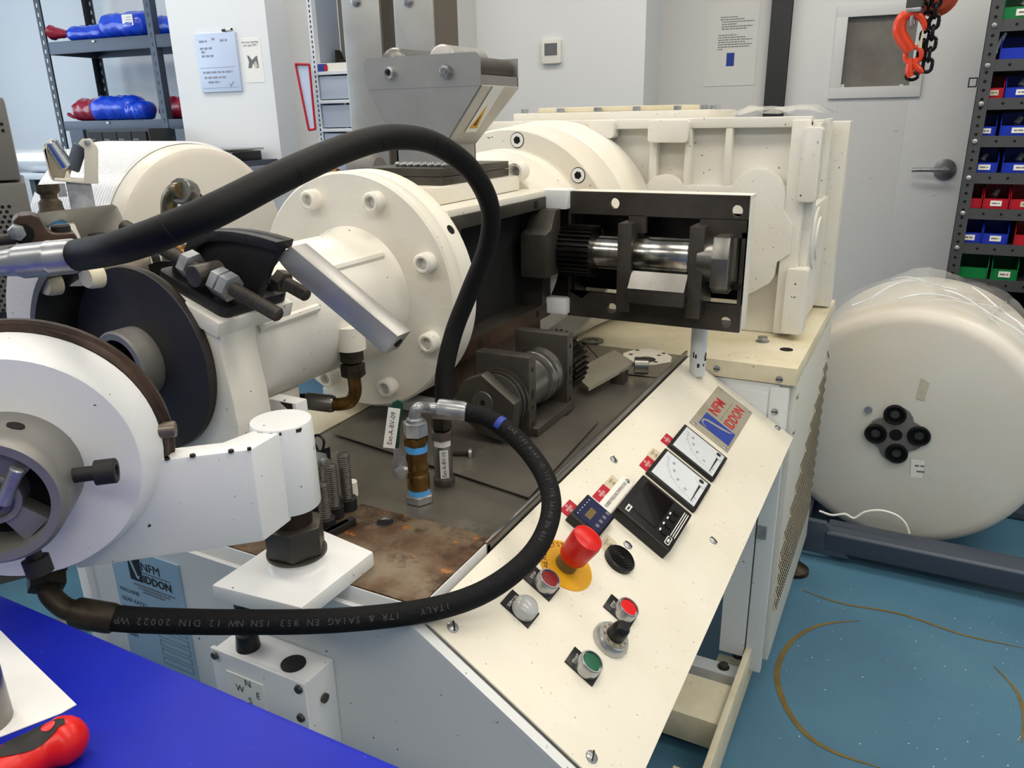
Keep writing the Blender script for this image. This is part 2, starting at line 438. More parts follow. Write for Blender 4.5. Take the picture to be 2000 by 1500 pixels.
# ================================================================== machine frame, tray, console
XR, XP = -.183, -.405          # right side of the cabinet, upper edge of the sloping panel
ZT = .81                       # height of the tray
YF, YB = .545, 1.58            # front of the console, front of the gearbox base
fra = thing('machine_frame', 'cream painted steel frame and louvred cabinet carrying the gearbox', 'machine frame', (-.6, 1.9, 0))
# gearbox base plate with a hole, on a cabinet
b = MB().box(-1.42, XR, YB, 2.26, .772, ZT, .003); base = b.build('base_plate', 'cream_old', fra)
hc = atz(1536, 683, ZT); MB().cyl(hc + V((0, 0, .0004)), hc + V((0, 0, .001)), .014).build('bolt_hole', 'void', base)
MB().box(-1.40, -.197, YB + .012, 2.24, .56, .772).build('cabinet_core', 'grey_paint', fra)
MB().box(-.72, -.215, YB + .004, YB + .012, .56, .770, .002).build('front_cover', 'grey_paint', fra)
MB().box(-.70, -.235, YB, YB + .004, .575, .752, .0015).build('cover_panel', 'grey_paint', fra)
for px, py in ((1400, 720), (1522, 741), (1513, 804)):
    q = aty(px, py, YB); s = MB().lathe([(0, 0), (0, .0075), (.002, .007), (.0035, .004), (.0035, 0)], q, (0, -1, 0), 16).build('panel_screw', 'zinc', fra)
    MB().box(q.x - .006, q.x + .006, q.y - .0042, q.y - .003, q.z - .001, q.z + .001).build('screw_slot', 'ink', s)
# louvred side door
door2 = MB().box(-.197, XR, YB + .02, 2.235, .085, .768, .003).build('side_door', 'louver_paint', fra)
MB().box(-.232, -.195, YB, YB + .02, .06, .765, .002).build('door_edge', 'grey_paint', fra)
# triangle of slots: narrow at the top, wide at the bottom left
rows = 15
for i in range(rows):
    z = .672 - i * (.672 - .235) / (rows - 1)
    k = i / (rows - 1)
    y1 = 2.20 - .03 * k; y0 = y1 - .02 - .55 * min(1, k * 1.45) ** 1.0
    lv = MB().prism([(XR, z - .012), (XR + .006, z - .010), (XR, z + .012)], y0, y1, 'y').build('louver', 'louver_dirty', door2)
    sl = MB(); n = max(2, int((y1 - y0) / .013))
    for j in range(n):
        ya = y0 + (y1 - y0) * (j + .25) / n; yb = ya + (y1 - y0) * .4 / n
        sl.prism([(XR + .0064, z - .0095), (XR + .0068, z - .0093), (XR + .0010, z + .0100), (XR + .0003, z + .0100)], ya, yb, 'y')
    tag(sl.build('vent_slots', 'ink', lv), kind='stuff')
for zz in (.74, .66):
    MB().cyl((XR, YB + .035, zz), (XR + .003, YB + .035, zz), .006, seg=12).build('door_screw', 'zinc', door2)
q = aty(1490, 1040, YB + .0); MB().box(q.x - .012, q.x + .008, YB - .004, YB + .004, q.z - .016, q.z + .016, .002).build('door_latch', 'zinc', fra)
# inner post, floor rails, levelling foot
MB().box(-.29, -.235, YB - .01, YB + .06, .10, .56).build('frame_post', 'grey_paint', fra)
rl = MB().box(-.232, -.218, .30, YB + .05, .02, .12, .002).build('floor_rail', 'cream_old', fra)
MB().box(-.30, -.232, 1.40, YB + .05, .02, .045).build('rail_foot_plate', 'cream_old', fra)
MB().box(-1.2, -.232, 1.52, 1.56, .045, .075).build('cross_bar', 'grey_paint', fra)
MB().box(-1.2, -.232, 1.33, 1.46, .03, .10, .003).build('cross_bar', 'cream_old', fra)
MB().box(-1.2, -.232, 1.10, 1.15, .045, .08).build('cross_bar', 'grey_paint', fra)
MB().box(-.30, -.232, 1.02, 1.24, .02, .045).build('rail_foot_plate', 'cream_old', fra)
for x, y in ((-.272, 1.545), (-.25, 1.60), (-.27, 1.14)):
    hexbolt((x, y, .075 if y != 1.14 else .08), (0, 0, 1), .011, .010, 'dark_steel', fra, 'frame_bolt')
MB().lathe([(0, 0), (0, .042), (.012, .042), (.022, .03), (.03, .012), (.085, .012), (.085, 0)], (-.20, 2.16, 0), (0, 0, 1), 24).build('levelling_foot', 'bronze_dirty', fra)
MB().lathe([(0, 0), (0, .042), (.012, .042), (.022, .03), (.03, .012), (.085, .012), (.085, 0)], (-1.3, 2.16, 0), (0, 0, 1), 24).build('levelling_foot', 'bronze_dirty', fra)
for x, y in ((-.92, .60), (-.92, 1.5)):
    MB().box(x - .025, x + .025, y - .025, y + .025, 0, .118).build('frame_leg', 'grey_paint', fra)
MB().box(-.232, -.182, .30, .36, 0, .12).build('frame_leg', 'grey_paint', fra)

# ---- control console
con = thing('control_console', 'sloping cream control desk with meters, push buttons and red emergency stop', 'control panel', (-.5, 1.06, .2))
TH = math.radians(33); SD = V((math.cos(TH), 0, -math.sin(TH))); ND = V((math.sin(TH), 0, math.cos(TH)))
PO = V((XP, 0, ZT))
def pp(s, y, h=0): return PO + SD * s + V((0, y, 0)) + ND * h
def pM(s, y, h=0): return frame(pp(s, y, h), (0, 1, 0), -SD, ND)      # reads along the machine, up the slope
SL = .272
pan = MB(frame(PO, SD, (0, 1, 0), ND)).box(0, SL, YF + .012, YB - .002, -.003, 0, .0012)
pan.box(SL - .003, SL, YF + .012, YB - .002, -.030, -.003)
pan.build('panel_sheet', 'cream_panel', con)
MB(frame(PO, SD, (0, 1, 0), ND)).box(-.004, SL + .01, YF - .002, YF + .010, -.012, -.004).build('side_channel', 'grey_paint', con)
# front and inner faces of the desk
e1 = pp(SL + .01, 0, -.012)
cf = MB().prism([(-.945, .14), (-.945, .806), (XP - .002, .806), (e1.x - .01, e1.z), (e1.x - .01, .50), (-.31, .14)], YF, YF + .006, 'y')
front = cf.build('front_skirt', 'grey_paint', con)
MB().prism([(-.94, .12), (-.94, .80), (XP - .006, .80), (-.20, .655), (-.20, .63), (-.40, .60), (-.40, .12)], YF + .006, YB - .02, 'y').build('desk_body', 'grey_paint', con)
MB().box(-.965, -.944, YF - .01, YF + .04, .12, .82, .004).build('corner_strip', 'white_paint', con)
# slotted panel screws
for s, y in ((.033, 1.047), (.126, .896), (.225, 1.051), (.029, .575), (.218, .575), (.234, 1.565)):
    q = pp(s, y); k = MB().lathe([(0, 0), (0, .0068), (.0015, .0066), (.0032, .004), (.0036, 0)], q, ND, 18).build('slotted_screw', 'zinc', con)
    a = random.uniform(0, PI); MB(frame(pp(s, y, .003), V((0, 1, 0)) * math.cos(a) + SD * math.sin(a), -SD * math.cos(a) + V((0, 1, 0)) * math.sin(a), ND)).box(-.006, .006, -.0008, .0008, 0, .0009).build('screw_slot', 'ink', k)
# maker's plate
M0 = pM(.131, 1.434)
mp_ = MB(M0).box(-.112, .112, -.044, .044, 0, .0012, .0004).build('makers_plate', 'alu_plate', con)
MB(M0).prism([(-.088, -.0385), (-.030, -.0385), (-.030, .030), (-.088, .030)], .0012, .0016).build('blue_emblem', 'ink_blue', mp_)
sw = [(-.080, .022), (-.070, .026), (-.060, .022), (-.047, -.018), (-.040, -.028), (-.034, -.030), (-.040, -.022), (-.046, -.010), (-.056, .020), (-.066, .030 - .002), (-.078, .026)]
MB(M0).prism([(-.084, .010), (-.080, .022), (-.070, .0255), (-.062, .022), (-.0505, -.014), (-.043, -.027), (-.034, -.034), (-.0395, -.023), (-.0445, -.008), (-.054, .022), (-.064, .0285), (-.076, .028), (-.084, .020)], .0016, .0019).build('swoosh_mark', 'alu_plate', mp_)
text('NFM', pM(.131, 1.434, .0014) @ Matrix.Translation((.022, .019, 0)), .031, 'ink_red', mp_, sx=1.25, bold=.0006)
text('IDDON', pM(.131, 1.434, .0014) @ Matrix.Translation((.034, -.020, 0)), .031, 'ink_red', mp_, sx=1.1, bold=.0006)
MB(M0).box(-.022, .085, -.0005, .0005, .0012, .0015).build('rule_line', 'ink_grey', mp_)
for x in (-.103, .103):
    for y in (-.035, .035): MB(M0).lathe([(0, 0), (0, .0042), (.002, .003), (.002, 0)], (x, y, .0012), (0, 0, 1), 14).build('plate_screw', 'zinc', mp_)
# analogue meters
def meter(yc, sc=.131):
    M = pM(sc, yc)
    m = MB(M).prism(rrect(-.050, .050, -.048, .048, .003), 0, .007, bev=.001).build('panel_meter', 'black_plastic', con)
    MB(M).box(-.044, .044, -.042, .042, .007, .0076).build('dial_face', 'meter_face', m)
    t = MB(M)
    for i in range(25):
        a = math.radians(92 - 88 * i / 24 + 90); r0 = .066; l = .006 if i % 6 == 0 else .003
        c = (.034, -.034); 
        x0, y0 = c[0] + r0 * math.cos(a), c[1] + r0 * math.sin(a); x1, y1 = c[0] + (r0 + l) * math.cos(a), c[1] + (r0 + l) * math.sin(a)
        dx, dy = -math.sin(a) * .0004, math.cos(a) * .0004
        t._add([(x0 - dx, y0 - dy, .0079), (x1 - dx, y1 - dy, .0079), (x1 + dx, y1 + dy, .0079), (x0 + dx, y0 + dy, .0079)], [(0, 1, 2, 3)])
    tag(t.build('scale_ticks', 'ink_grey', m), kind='stuff')
    for i, s_ in enumerate(('0', '20', '40', '60', '80')):
        a = math.radians(180 - 20.5 * i + 2 - 0); text(s_, M @ Matrix.Translation((.034 + .056 * math.cos(a), -.034 + .056 * math.sin(a), .0078)), .0075, 'ink_grey', m, thick=.0001)
    MB(M).prism([(-.0436, -.0415), (-.040, -.0415), (-.040, .0385), (.0436, .0385), (.0436, .0415), (-.0436, .0415)], .0076, .0080).build('inner_frame', 'meter_face', m)
    nd = MB(M); nd._add([(.030, -.0345, .0083), (-.038, -.0335, .0083), (-.038, -.0325, .0083), (.030, -.0305, .0083)], [(0, 1, 2, 3)])
    nd.build('needle', 'ink', m)
    MB(M).prism(circ(.040, -.040, .022, 14, PI / 2, PI) + [(.040, -.040)], .0080, .0096).build('hub_cover', 'meter_face', m)
    MB(M).cyl((.031, -.031, .0096), (.031, -.031, .0106), .0045, seg=18).build('zero_screw', 'ink', m)
meter(1.243); meter(1.125)
# big black temperature controller
M = pM(.129, .983)
c = MB(M).prism(rrect(-.058, .058, -.047, .047, .003), 0, .018, bev=.0012).build('temperature_controller', 'black_plastic', con)
MB(M).box(-.036, .050, -.014, .036, .018, .0188).build('display_window', 'screen_dark', c)
MB(M).box(-.049, -.033, .030, .037, .018, .0189).build('brand_badge', 'ink_white', c)
printed(M @ Matrix.Translation((-.041, .0335, .0189)), -.006, .006, 0, .003, 'ink', c)
for i in range(4):
    MB(M).cyl((-.032 + i * .021, -.026, .018), (-.032 + i * .021, -.026, .0196), .0055, seg=16).build('key', 'rubber', c)
MB(M).prism(rrect(-.050, -.030, -.041, -.033, .002), .018, .0187).build('key_outline', 'ink_white', c)
MB(M).prism(rrect(-.0488, -.0312, -.0398, -.0342, .0016), .0187, .0189).build('key_inner', 'black_plastic', c)
printed(M @ Matrix.Translation((-.040, -.037, .0189)), -.005, .005, 0, .003, 'ink_white', c)
for i in range(3): MB(M).box(-.026, .048, -.0365 - i * .0033, -.0353 - i * .0033, .018, .0186).build('white_stripe', 'ink_white', c)
for x, y in ((-.03, -.019), (-.012, -.0185), (.006, -.019), (.02, -.0185)):
    MB(M).box(x - .003, x + .003, y - .0012, y + .0012, .018, .0186).build('key_legend', 'ink_white', c)
# small blue-screened controller
M = pM(.0645, .877)
c = MB(M).prism(rrect(-.0315, .0315, -.0245, .0245, .002), 0, .014, bev=.001).build('small_controller', 'black_plastic', con)
MB(M).box(-.024, .029, -.021, .022, .014, .0146).build('display_window', 'screen_blue', c)
for i in range(4):
    MB(M).box(-.016 + i * .0125, -.0095 + i * .0125, -.016, -.0105, .0146, .0152, .0003).build('key', 'ink_grey', c)
for i in range(6):
    MB(M).box(-.020 + i * .008, -.018 + i * .008, .017, .0182, .0146, .0149).build('indicator_dot', 'ink_white', c)
printed(M @ Matrix.Translation((0, .004, .0146)), -.014, .012, 0, .010, 'brown_plastic', c)
# printed strip above the controller
M = pM(.070, .972)
c = MB(M).box(-.056, .056, -.0105, .0105, 0, .0012).build('legend_strip', 'label_white', con)
text('RUBBER PRESSURE/TEMPERATURE', M @ Matrix.Translation((.002, 0, .0012)), .0078, 'ink', c, sx=.72)
for x in (-.051, .051): MB(M).lathe([(0, 0), (0, .0045), (.002, .003), (.002, 0)], (x, 0, .0012), (0, 0, 1), 14).build('strip_screw', 'zinc', c)
# red FOR REFERENCE ONLY stickers and their beige companions
def sticker(s, y, wd, ht, red=True):
    M = pM(s, y, .0003)
    c = MB(M).box(-wd / 2, wd / 2, -ht / 2, ht / 2, 0, .0003).build('reference_sticker' if red else 'calibration_sticker', 'label_red' if red else 'label_beige', con)
    text('FOR\nREFERENCE\nONLY' if red else 'CALIBRATION\nNOT\nREQUIRED', M @ Matrix.Translation((0, 0, .0002)), ht * .34 if red else ht * .25, 'ink_white' if red else 'ink', c, sx=.62 if red else .6, thick=.0002, spacing=.85)
sticker(.0765, 1.213, .036, .016); sticker(.077, 1.105, .042, .018); sticker(.0755, 1.144, .032, .018, False)
sticker(.054, .953, .044, .0165); sticker(.054, .994, .032, .0155, False)
sticker(.0335, .872, .034, .0155); sticker(.104, .868, .032, .018, False)
# emergency stop: yellow disc, brown collar, red mushroom
E = pp(.078, .775)
d = MB().lathe([(0, 0), (0, .0385), (.001, .0385), (.001, 0)], E, ND, 48).build('emergency_stop', 'yellow', con)
MB().lathe([(.001, 0), (.001, .0145), (.018, .0135), (.018, 0)], E, ND, 28).build('collar', 'brown_plastic', d)
MB().lathe([(.016, 0), (.016, .0165), (.020, .0185), (.050, .0205), (.056, .0195), (.059, .014), (.060, 0)], E, ND, 36).build('mushroom_head', 'red', d)
ES = 'EMERGENCY STOP'
for i, ch in enumerate(ES):
    if ch == ' ': continue
    a = math.radians(163 - i * 12.6 if i < 9 else 49 - 12 * (i - 10))
    Mx = pM(.078, .775, .0011) @ Matrix.Translation((.031 * math.cos(a), .031 * math.sin(a), 0)) @ Matrix.Rotation(a - PI / 2, 4, 'Z')
    text(ch, Mx, .0105, 'ink', d, thick=.0001)
# buzzer
s = MB().lathe([(0, 0), (0, .0215), (.007, .0215), (.009, .0195), (.009, 0)], pp(.128, .855), ND, 36).build('buzzer', 'black_plastic', con)
for r in (.006, .010, .014, .018): MB().ringc(pp(.128, .855, .009), pp(.128, .855, .0103), r, r - .0018, 28).build('grille_ring', 'rubber', s)
# push buttons with legend plates
def button(s0, s1, y0, y1, legend, cap, lamp=False):
    yc = (y0 + y1) / 2; sc = (s0 + s1) / 2
    pl_ = MB(pM(sc, yc)).box(-(y1 - y0) / 2, (y1 - y0) / 2, -(s1 - s0) / 2, (s1 - s0) / 2, 0, .002, .0005).build('push_button', 'black_plastic', con)
    text(legend, pM(s0 + .009, yc, .002), .0065 if len(legend) < 6 else .0052, 'ink_white', pl_, sx=.8)
    q = pp(s1 - .0165, yc, .002)
    if lamp:
        MB().lathe([(0, 0), (0, .0145), (.010, .0145), (.0135, .012), (.016, .006), (.0165, 0)], q, ND, 32).build('lens', 'clear_lens', pl_)
    else:
        MB().lathe([(0, 0), (0, .0145), (.013, .0145), (.0145, .0135), (.0145, .0122), (.011, .0118), (.011, 0)], q, ND, 32).build('bezel', 'silver', pl_)
        MB().lathe([(.011, 0), (.011, .0112), (.0128, .0105), (.0132, 0)], q, ND, 28).build('cap', cap, pl_)
button(.050, .0905, .704, .734, 'E/STOP\nRESET', 'dark_red'); button(.049, .0905, .648, .677, 'SUPPLY ON', '', True)
button(.1445, .1855, .7625, .791, 'STOP', 'bright_red'); button(.1435, .183, .648, .676, 'START', 'green')
# speed dial
q = pp(.173, .7235)
dl = MB().lathe([(0, 0), (0, .0225), (.006, .0225), (.011, .0195), (.011, 0)], q, ND, 40).build('speed_dial', 'silver', con)
MB().lathe([(.011, 0), (.011, .0165), (.0125, .016), (.0125, 0)], q, ND, 32).build('scale_ring', 'alu_plate', dl)
for i in range(10):
    a = math.radians(200 + i * 36); text('%d' % (i * 10), frame(q + ND * .0127, (0, 1, 0), -SD, ND) @ Matrix.Translation((.0142 * math.cos(a), .0142 * math.sin(a), 0)) @ Matrix.Rotation(a - PI / 2, 4, 'Z'), .0042, 'ink', dl, thick=.0001)
MB().lathe([(.0125, 0), (.0125, .0115), (.020, .0115), (.030, .0095), (.033, .007), (.033, 0)], q, ND, 26).build('knob', 'black_plastic', dl)
# pale blue maker's name plate on the front
NP = MB().box(-.895, -.762, YF - .002, YF, .588, .782).build('name_plate', 'name_plate', con)
MN = frame((-.828, YF - .0022, .70), (1, 0, 0), (0, 0, 1), (0, -1, 0))
MB(MN).box(-.032, -.008, .036, .072, 0, .0003).build('emblem', 'ink', NP)
MB(MN).prism([(-.028, .064), (-.024, .066), (-.016, .044), (-.012, .046), (-.015, .039), (-.019, .041)], .0003, .0005).build('swoosh_mark', 'name_plate', NP)
text('NFM', MN @ Matrix.Translation((.011, .061, 0)), .018, 'ink', NP)
MB(MN).box(-.006, .045, .0515, .0522, 0, .0003).build('rule_line', 'ink', NP)
text('IDDON', MN @ Matrix.Translation((.020, .042, 0)), .016, 'ink', NP, bold=.0004)
for i in range(3): printed(MN, -.028 + .008 * i, .050 - .01 * i, .030 - .0045 * i, .0022, 'ink_grey', NP)
for i, t_ in enumerate(('MACHINE', 'GEAR RATIO', 'MODEL No', 'DATE', 'SERIAL No', 'RAM')):
    text(t_, MN @ Matrix.Translation((-.060, .014 - i * .0145, 0)), .0088, 'ink', NP, align='LEFT')
    zc = -.010 - i * .014
    for z_ in (zc - .0045, zc + .0045): MB(MN).box(.004, .060, z_ - .0003, z_ + .0003, 0, .0003).build('field_line', 'ink_grey', NP)
    for x_ in (.004, .060): MB(MN).box(x_ - .0003, x_ + .0003, zc - .0045, zc + .0045, 0, .0003).build('field_line', 'ink_grey', NP)
    if i < 3: printed(MN, .012, .052 - .02 * i, zc, .004, 'ink_grey', NP)

# ---- small box with the compass letters
jb = thing('junction_box', 'small white junction box lettered N W E S below the rusty slab', 'junction box', (-.592, .52, .60))
MB().box(-.661, -.523, .500, YF, .602, .726, .003).build('box_body', 'white_paint', jb)
MB().box(-.663, -.521, .494, .500, .600, .729, .002).build('lid', 'white_paint', jb)
for x, z in ((-.655, .721), (-.529, .721), (-.531, .682), (-.655, .61)):
    MB().lathe([(0, 0), (0, .0055), (.003, .0045), (.003, 0)], (x, .494, z), (0, -1, 0), 14).build('lid_screw', 'dark_steel', jb)
MB().cyl((-.522, .522, .690), (-.519, .522, .690), .0055, seg=14).build('side_plug', 'dark_steel', jb)
q = atz(573, 1296, .727); MB().lathe([(0, 0), (0, .014), (.002, .014), (.003, .012), (.003, 0)], (q.x, q.y, .726), (0, 0, 1), 24).build('blanking_plug', 'black_matt', jb)
q = atz(485, 1262, .727); MB().lathe([(0, 0), (0, .014), (.02, .012), (.022, .009), (.06, .009), (.06, 0)], (q.x, q.y, .726), (0, 0, 1), 20).build('cable_gland', 'black_plastic', jb)
cl_ = MB().box(-.640, -.583, .4925, .494, .640, .706).build('compass_label', 'label_white', jb)
MJ = frame((-.606, .4922, .688), (1, 0, 0), (0, 0, 1), (0, -1, 0))
for ch, x, z in (('N', 0, .012), ('W', -.014, 0), ('E', .014, 0), ('S', 0, -.012)):
    text(ch, MJ @ Matrix.Translation((x, z, 0)), .013, 'ink', cl_)

# ---- steel tray on top of the desk
tr = thing('drip_tray', 'flat stained steel tray on the desk beside the barrel', 'tray', (-.63, 1.15, .806))
MB().box(-.94, XP - .006, .71, YB - .002, .806, ZT).build('tray_sheet', 'tray_steel', tr)
MB().box(XP - .008, XP - .003, .70, YB - .002, .806, .822, .001).build('tray_lip', 'bare_steel', tr)
MB().box(-.64, XP - .003, .700, .708, .806, .818, .001).build('tray_lip', 'bare_steel', tr)

# ================================================================== gearbox
BX, BZ = -.825, 1.027          # barrel axis
gb = thing('gearbox', 'large ribbed cream painted gearbox casting with round bosses at the back', 'gearbox', (-.75, 2.0, ZT))
GX0, GX1, GY0, GY1, GZ0, GZ1 = -1.30, -.222, 1.80, 2.20, ZT, 1.292
MB().box(GX0, GX1 - .014, GY0 + .035, GY1, GZ0, GZ1 - .01, .006).build('casting', 'cream_cast', gb)
f = MB()                                             # raised frame and ribs of the front face
f.box(GX0, GX1 - .012, GY0 + .006, GY0 + .04, 1.270, GZ1, .004)
f.box(-.272, GX1 - .012, GY0, GY0 + .04, .82, 1.285, .004)
f.box(GX0, -.27, GY0 + .006, GY0 + .04, 1.095, 1.147, .005)
f.box(-.585, -.566, GY0 + .008, GY0 + .04, 1.140, 1.275, .004)
f.box(-.502, -.486, GY0 + .008, GY0 + .04, 1.140, 1.275, .004)
f.box(-.412, -.396, GY0 + .008, GY0 + .04, 1.140, 1.275, .004)
f.box(-.80, -.78, GY0 + .008, GY0 + .04, 1.22, 1.275, .004); f.box(-.92, -.89, GY0 + .008, GY0 + .04, 1.22, 1.275, .004)
f.box(GX0, -.52, GY0 + .010, GY0 + .04, .82, 1.10, .004)
f.build('rib_frame', 'cream_cast', gb)
MB().prism(circ(-.331, 1.125, .060, 20, 0, PI) + [(-.391, 1.09), (-.60, 1.09), (-.60, .905), (-.335, .905)] + [(-.318, .915), (-.287, .936), (-.279, .951), (-.276, .984), (-.249, 1.004), (-.249, 1.067), (-.271, 1.097)], GY0 - .004, GY0 + .04, 'y', .003).build('bearing_boss', 'cream_cast', gb)
MB().prism(circ(-.543, 1.118, .052, 20, 0, PI) + [(-.595, 1.0), (-.491, 1.0)], GY0 + .002, GY0 + .04, 'y', .003).build('small_boss', 'cream_cast', gb)
for (x0, x1, z0, z1, y) in ((-.729, -.667, 1.250, 1.291, 1.788), (-.584, -.490, 1.240, 1.289, 1.788), (-.244, -.207, 1.118, 1.270, 1.782), (-.252, -.206, .826, .974, 1.782), (-.86, -.80, 1.245, 1.29, 1.79)):
    MB().prism(rrect(x0, x1, z0, z1, .008), y, GY0 + .03, 'y', .003).build('machined_pad', 'cream_cast', gb)
# right end: stepped rear flange, round cover
f = MB().box(GX1 - .016, GX1 + .006, GY0 + .03, GY0 + .075, .83, 1.28, .004).box(GX1 - .016, GX1 - .002, 2.06, 2.12, .83, 1.285, .004)
f.box(GX1 - .016, GX1 + .004, GY0 + .08, GY1, .83, 1.10, .004)
f.build('end_rib', 'cream_cast', gb)
MB().box(-.30, XR - .004, 2.14, 2.20, .815, 1.278, .004).build('rear_flange', 'cream', gb)
MB().lathe([(0, 0), (0, .075), (.006, .07), (.008, .05), (.012, .048), (.012, 0)], (GX1 + .002, 1.945, 1.02), (1, 0, 0), 36).build('end_cover', 'cream', gb)
# top: cover plate with bolts and flaky old gasket
cv = MB().box(-.96, -.46, 1.85, 2.12, GZ1 - .01, 1.310, .002).build('cover_plate', 'cream', gb)
MB().prism([(-.90, 1.87), (-.55, 1.88), (-.52, 2.0), (-.60, 2.08), (-.88, 2.08)], 1.310, 1.322, 'z', .003).build('cover_lid', 'cream_old', cv)
for x in (-.935, -.836, -.737, -.638, -.539, -.478): hexbolt((x, 1.865, 1.310), (0, 0, 1), .010, .010, 'zinc', cv, 'cover_bolt', False)
for x in (-.49, -.47): hexbolt((x, 1.96, 1.310), (0, 0, 1), .010, .010, 'zinc', cv, 'cover_bolt', False)
flm = MB(); random.seed(3)                           # crumpled clear film left on top
vs = []; fs = []
for i in range(9):
    for j in range(5): vs.append((-.43 + i * .028, 1.86 + j * .05, GZ1 + .004 + random.uniform(0, .022) * (1 if 0 < i < 8 else .2)))
for i in range(8):
    for j in range(4): a = i * 5 + j; fs.append((a, a + 5, a + 6, a + 1))
flm._add(vs, fs).build('crumpled_film', 'film', gb, sharp=5)
hexbolt((-.285, 1.755, ZT), (0, 0, 1), .012, .012, 'zinc', gb, 'hold_down_bolt')
# round adapter between barrel and gearbox
ad = MB().lathe([(1.453, .0), (1.453, .172), (1.47, .190), (1.50, .205), (1.503, .2085), (1.56, .2105), (1.56, .248), (1.564, .252), (1.66, .258), (1.665, .2555), (1.67, .259), (1.76, .266), (1.80, .266), (1.80, 0)], (BX, 0, BZ), (0, 1, 0), 64)
for v_ in ad.bm.verts: v_.co.z = max(v_.co.z, .8125)
ad = ad.build('round_adapter', 'cream', gb)
for a in (2, 43, 84, 125, 166):
    p = V((BX + .2285 * math.cos(math.radians(a)), 1.56, BZ + .2285 * math.sin(math.radians(a))))
    s = MB().cyl(p + V((0, .002, 0)), p + V((0, -.0006, 0)), .0165, seg=28).build('countersunk_screw', 'void', ad)
    MB().cyl(p, p + V((0, -.0020, 0)), .0148, seg=28).build('screw_head', 'white_paint', s); MB().hexa(p + V((0, -.0020, 0)), p + V((0, -.0024, 0)), .0085, ch=.01).build('hex_socket', 'void', s)
q = V((-.735, 1.445, 1.198)); socket_screw(None, q, (0, -1, 0), .020, .030, 'cream', ad, 'zinc', 'cap_screw')
q = V((-.915, 1.445, 1.198)); socket_screw(None, q, (0, -1, 0), .020, .030, 'cream', ad, 'zinc', 'cap_screw')

# ================================================================== barrel and feed block
br = thing('extruder_barrel', 'cream painted extruder barrel with thick eight-bolt round flange and feed block', 'barrel', (BX, 1.0, .80))
MB().lathe([(.66, 0), (.66, .101), (.985, .104), (1.0, .112), (1.0, 0)], (BX, 0, BZ), (0, 1, 0), 64).build('barrel_tube', 'cream_cast', br)
MB().tube(catmull([(BX + .075, .985, BZ + .072), (BX + .074, .90, BZ + .071), (BX + .073, .80, BZ + .070)]), .007, 8).build('weld_seam', 'cream_cast', br)
MB().tube(catmull([(BX + .100, .80, BZ + .030), (BX + .0985, .74, BZ + .028), (BX + .097, .69, BZ + .026)]), .006, 8).build('weld_seam', 'cream_cast', br)
FR = .198
fl = MB().lathe([(1.0, .09), (1.0, FR - .004), (1.004, FR), (1.028, FR), (1.030, FR - .0015), (1.032, FR), (1.066, FR), (1.066, .09)], (BX, 0, BZ), (0, 1, 0), 96).build('flange', 'cream', br)
for k in range(8):
    a = math.radians(22.5 + 45 * k); r = .1654
    socket_screw(None, (BX + r * math.cos(a), 1.0, BZ + r * math.sin(a)), (0, -1, 0), .0165, .020, 'cream_cast', fl, 'grey_paint', 'flange_bolt', rim=.22)
a = math.radians(33); p = V((BX + FR * math.cos(a), 1.048, BZ + FR * math.sin(a))); d_ = V((math.cos(a), 0, math.sin(a)))
MB().cyl(p - d_ * .003, p + d_ * .0006, .008, seg=18).build('tapped_hole', 'void', fl)
# feed block: open on the right side, dark inside
XB = -.672
fb_ = MB().box(BX - .16, XB - .05, 1.066, 1.45, .905, 1.150, .003)
fb_.box(XB - .05, XB, 1.066, 1.45, 1.128, 1.150, .001).box(XB - .05, XB, 1.066, 1.45, .905, .935, .001).box(XB - .05, XB, 1.066, 1.10, .935, 1.128).box(XB - .05, XB, 1.41, 1.45, .935, 1.128)
fb_.build('feed_block', 'face_iron', br)
MB().box(BX - .165, XB - .002, 1.066, 1.452, 1.150, 1.162, .002).build('block_top', 'cream', br)
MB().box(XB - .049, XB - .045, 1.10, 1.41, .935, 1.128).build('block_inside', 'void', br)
MB().box(XB - .003, XB + .001, 1.08, 1.44, .905, .934).build('bottom_rail', 'brown_iron', br)
for y, z in ((1.385, 1.139), (1.20, 1.139), (1.385, .92), (1.15, .92)):
    MB().cyl((XB, y, z), (XB + .0012, y, z), .008, seg=16).build('bolt_hole', 'void', br)
MB().box(BX - .10, BX + .10, 1.12, 1.42, 1.1625, 1.1915, .004).build('hopper_seat', 'cream', br)
for z0, z1 in ((1.126, 1.164), (.912, .946)):
    MB().box(-.690, -.628, 1.43, 1.478, z0, z1, .004).build('hinge_block', 'white_paint', br)
MB().prism([(1.36, 1.0), (1.43, 1.0), (1.43, 1.128), (1.405, 1.128), (1.385, 1.092), (1.36, 1.085)], -.695, -.640, 'x', .002).build('hinge_bracket', 'dark_steel', br)
MB().box(-.692, -.634, 1.4535, 1.460, .9465, 1.1255).build('dark_gap_plate', 'oily_iron', br)  # dark plate added so the gap between the hinge blocks stays dark
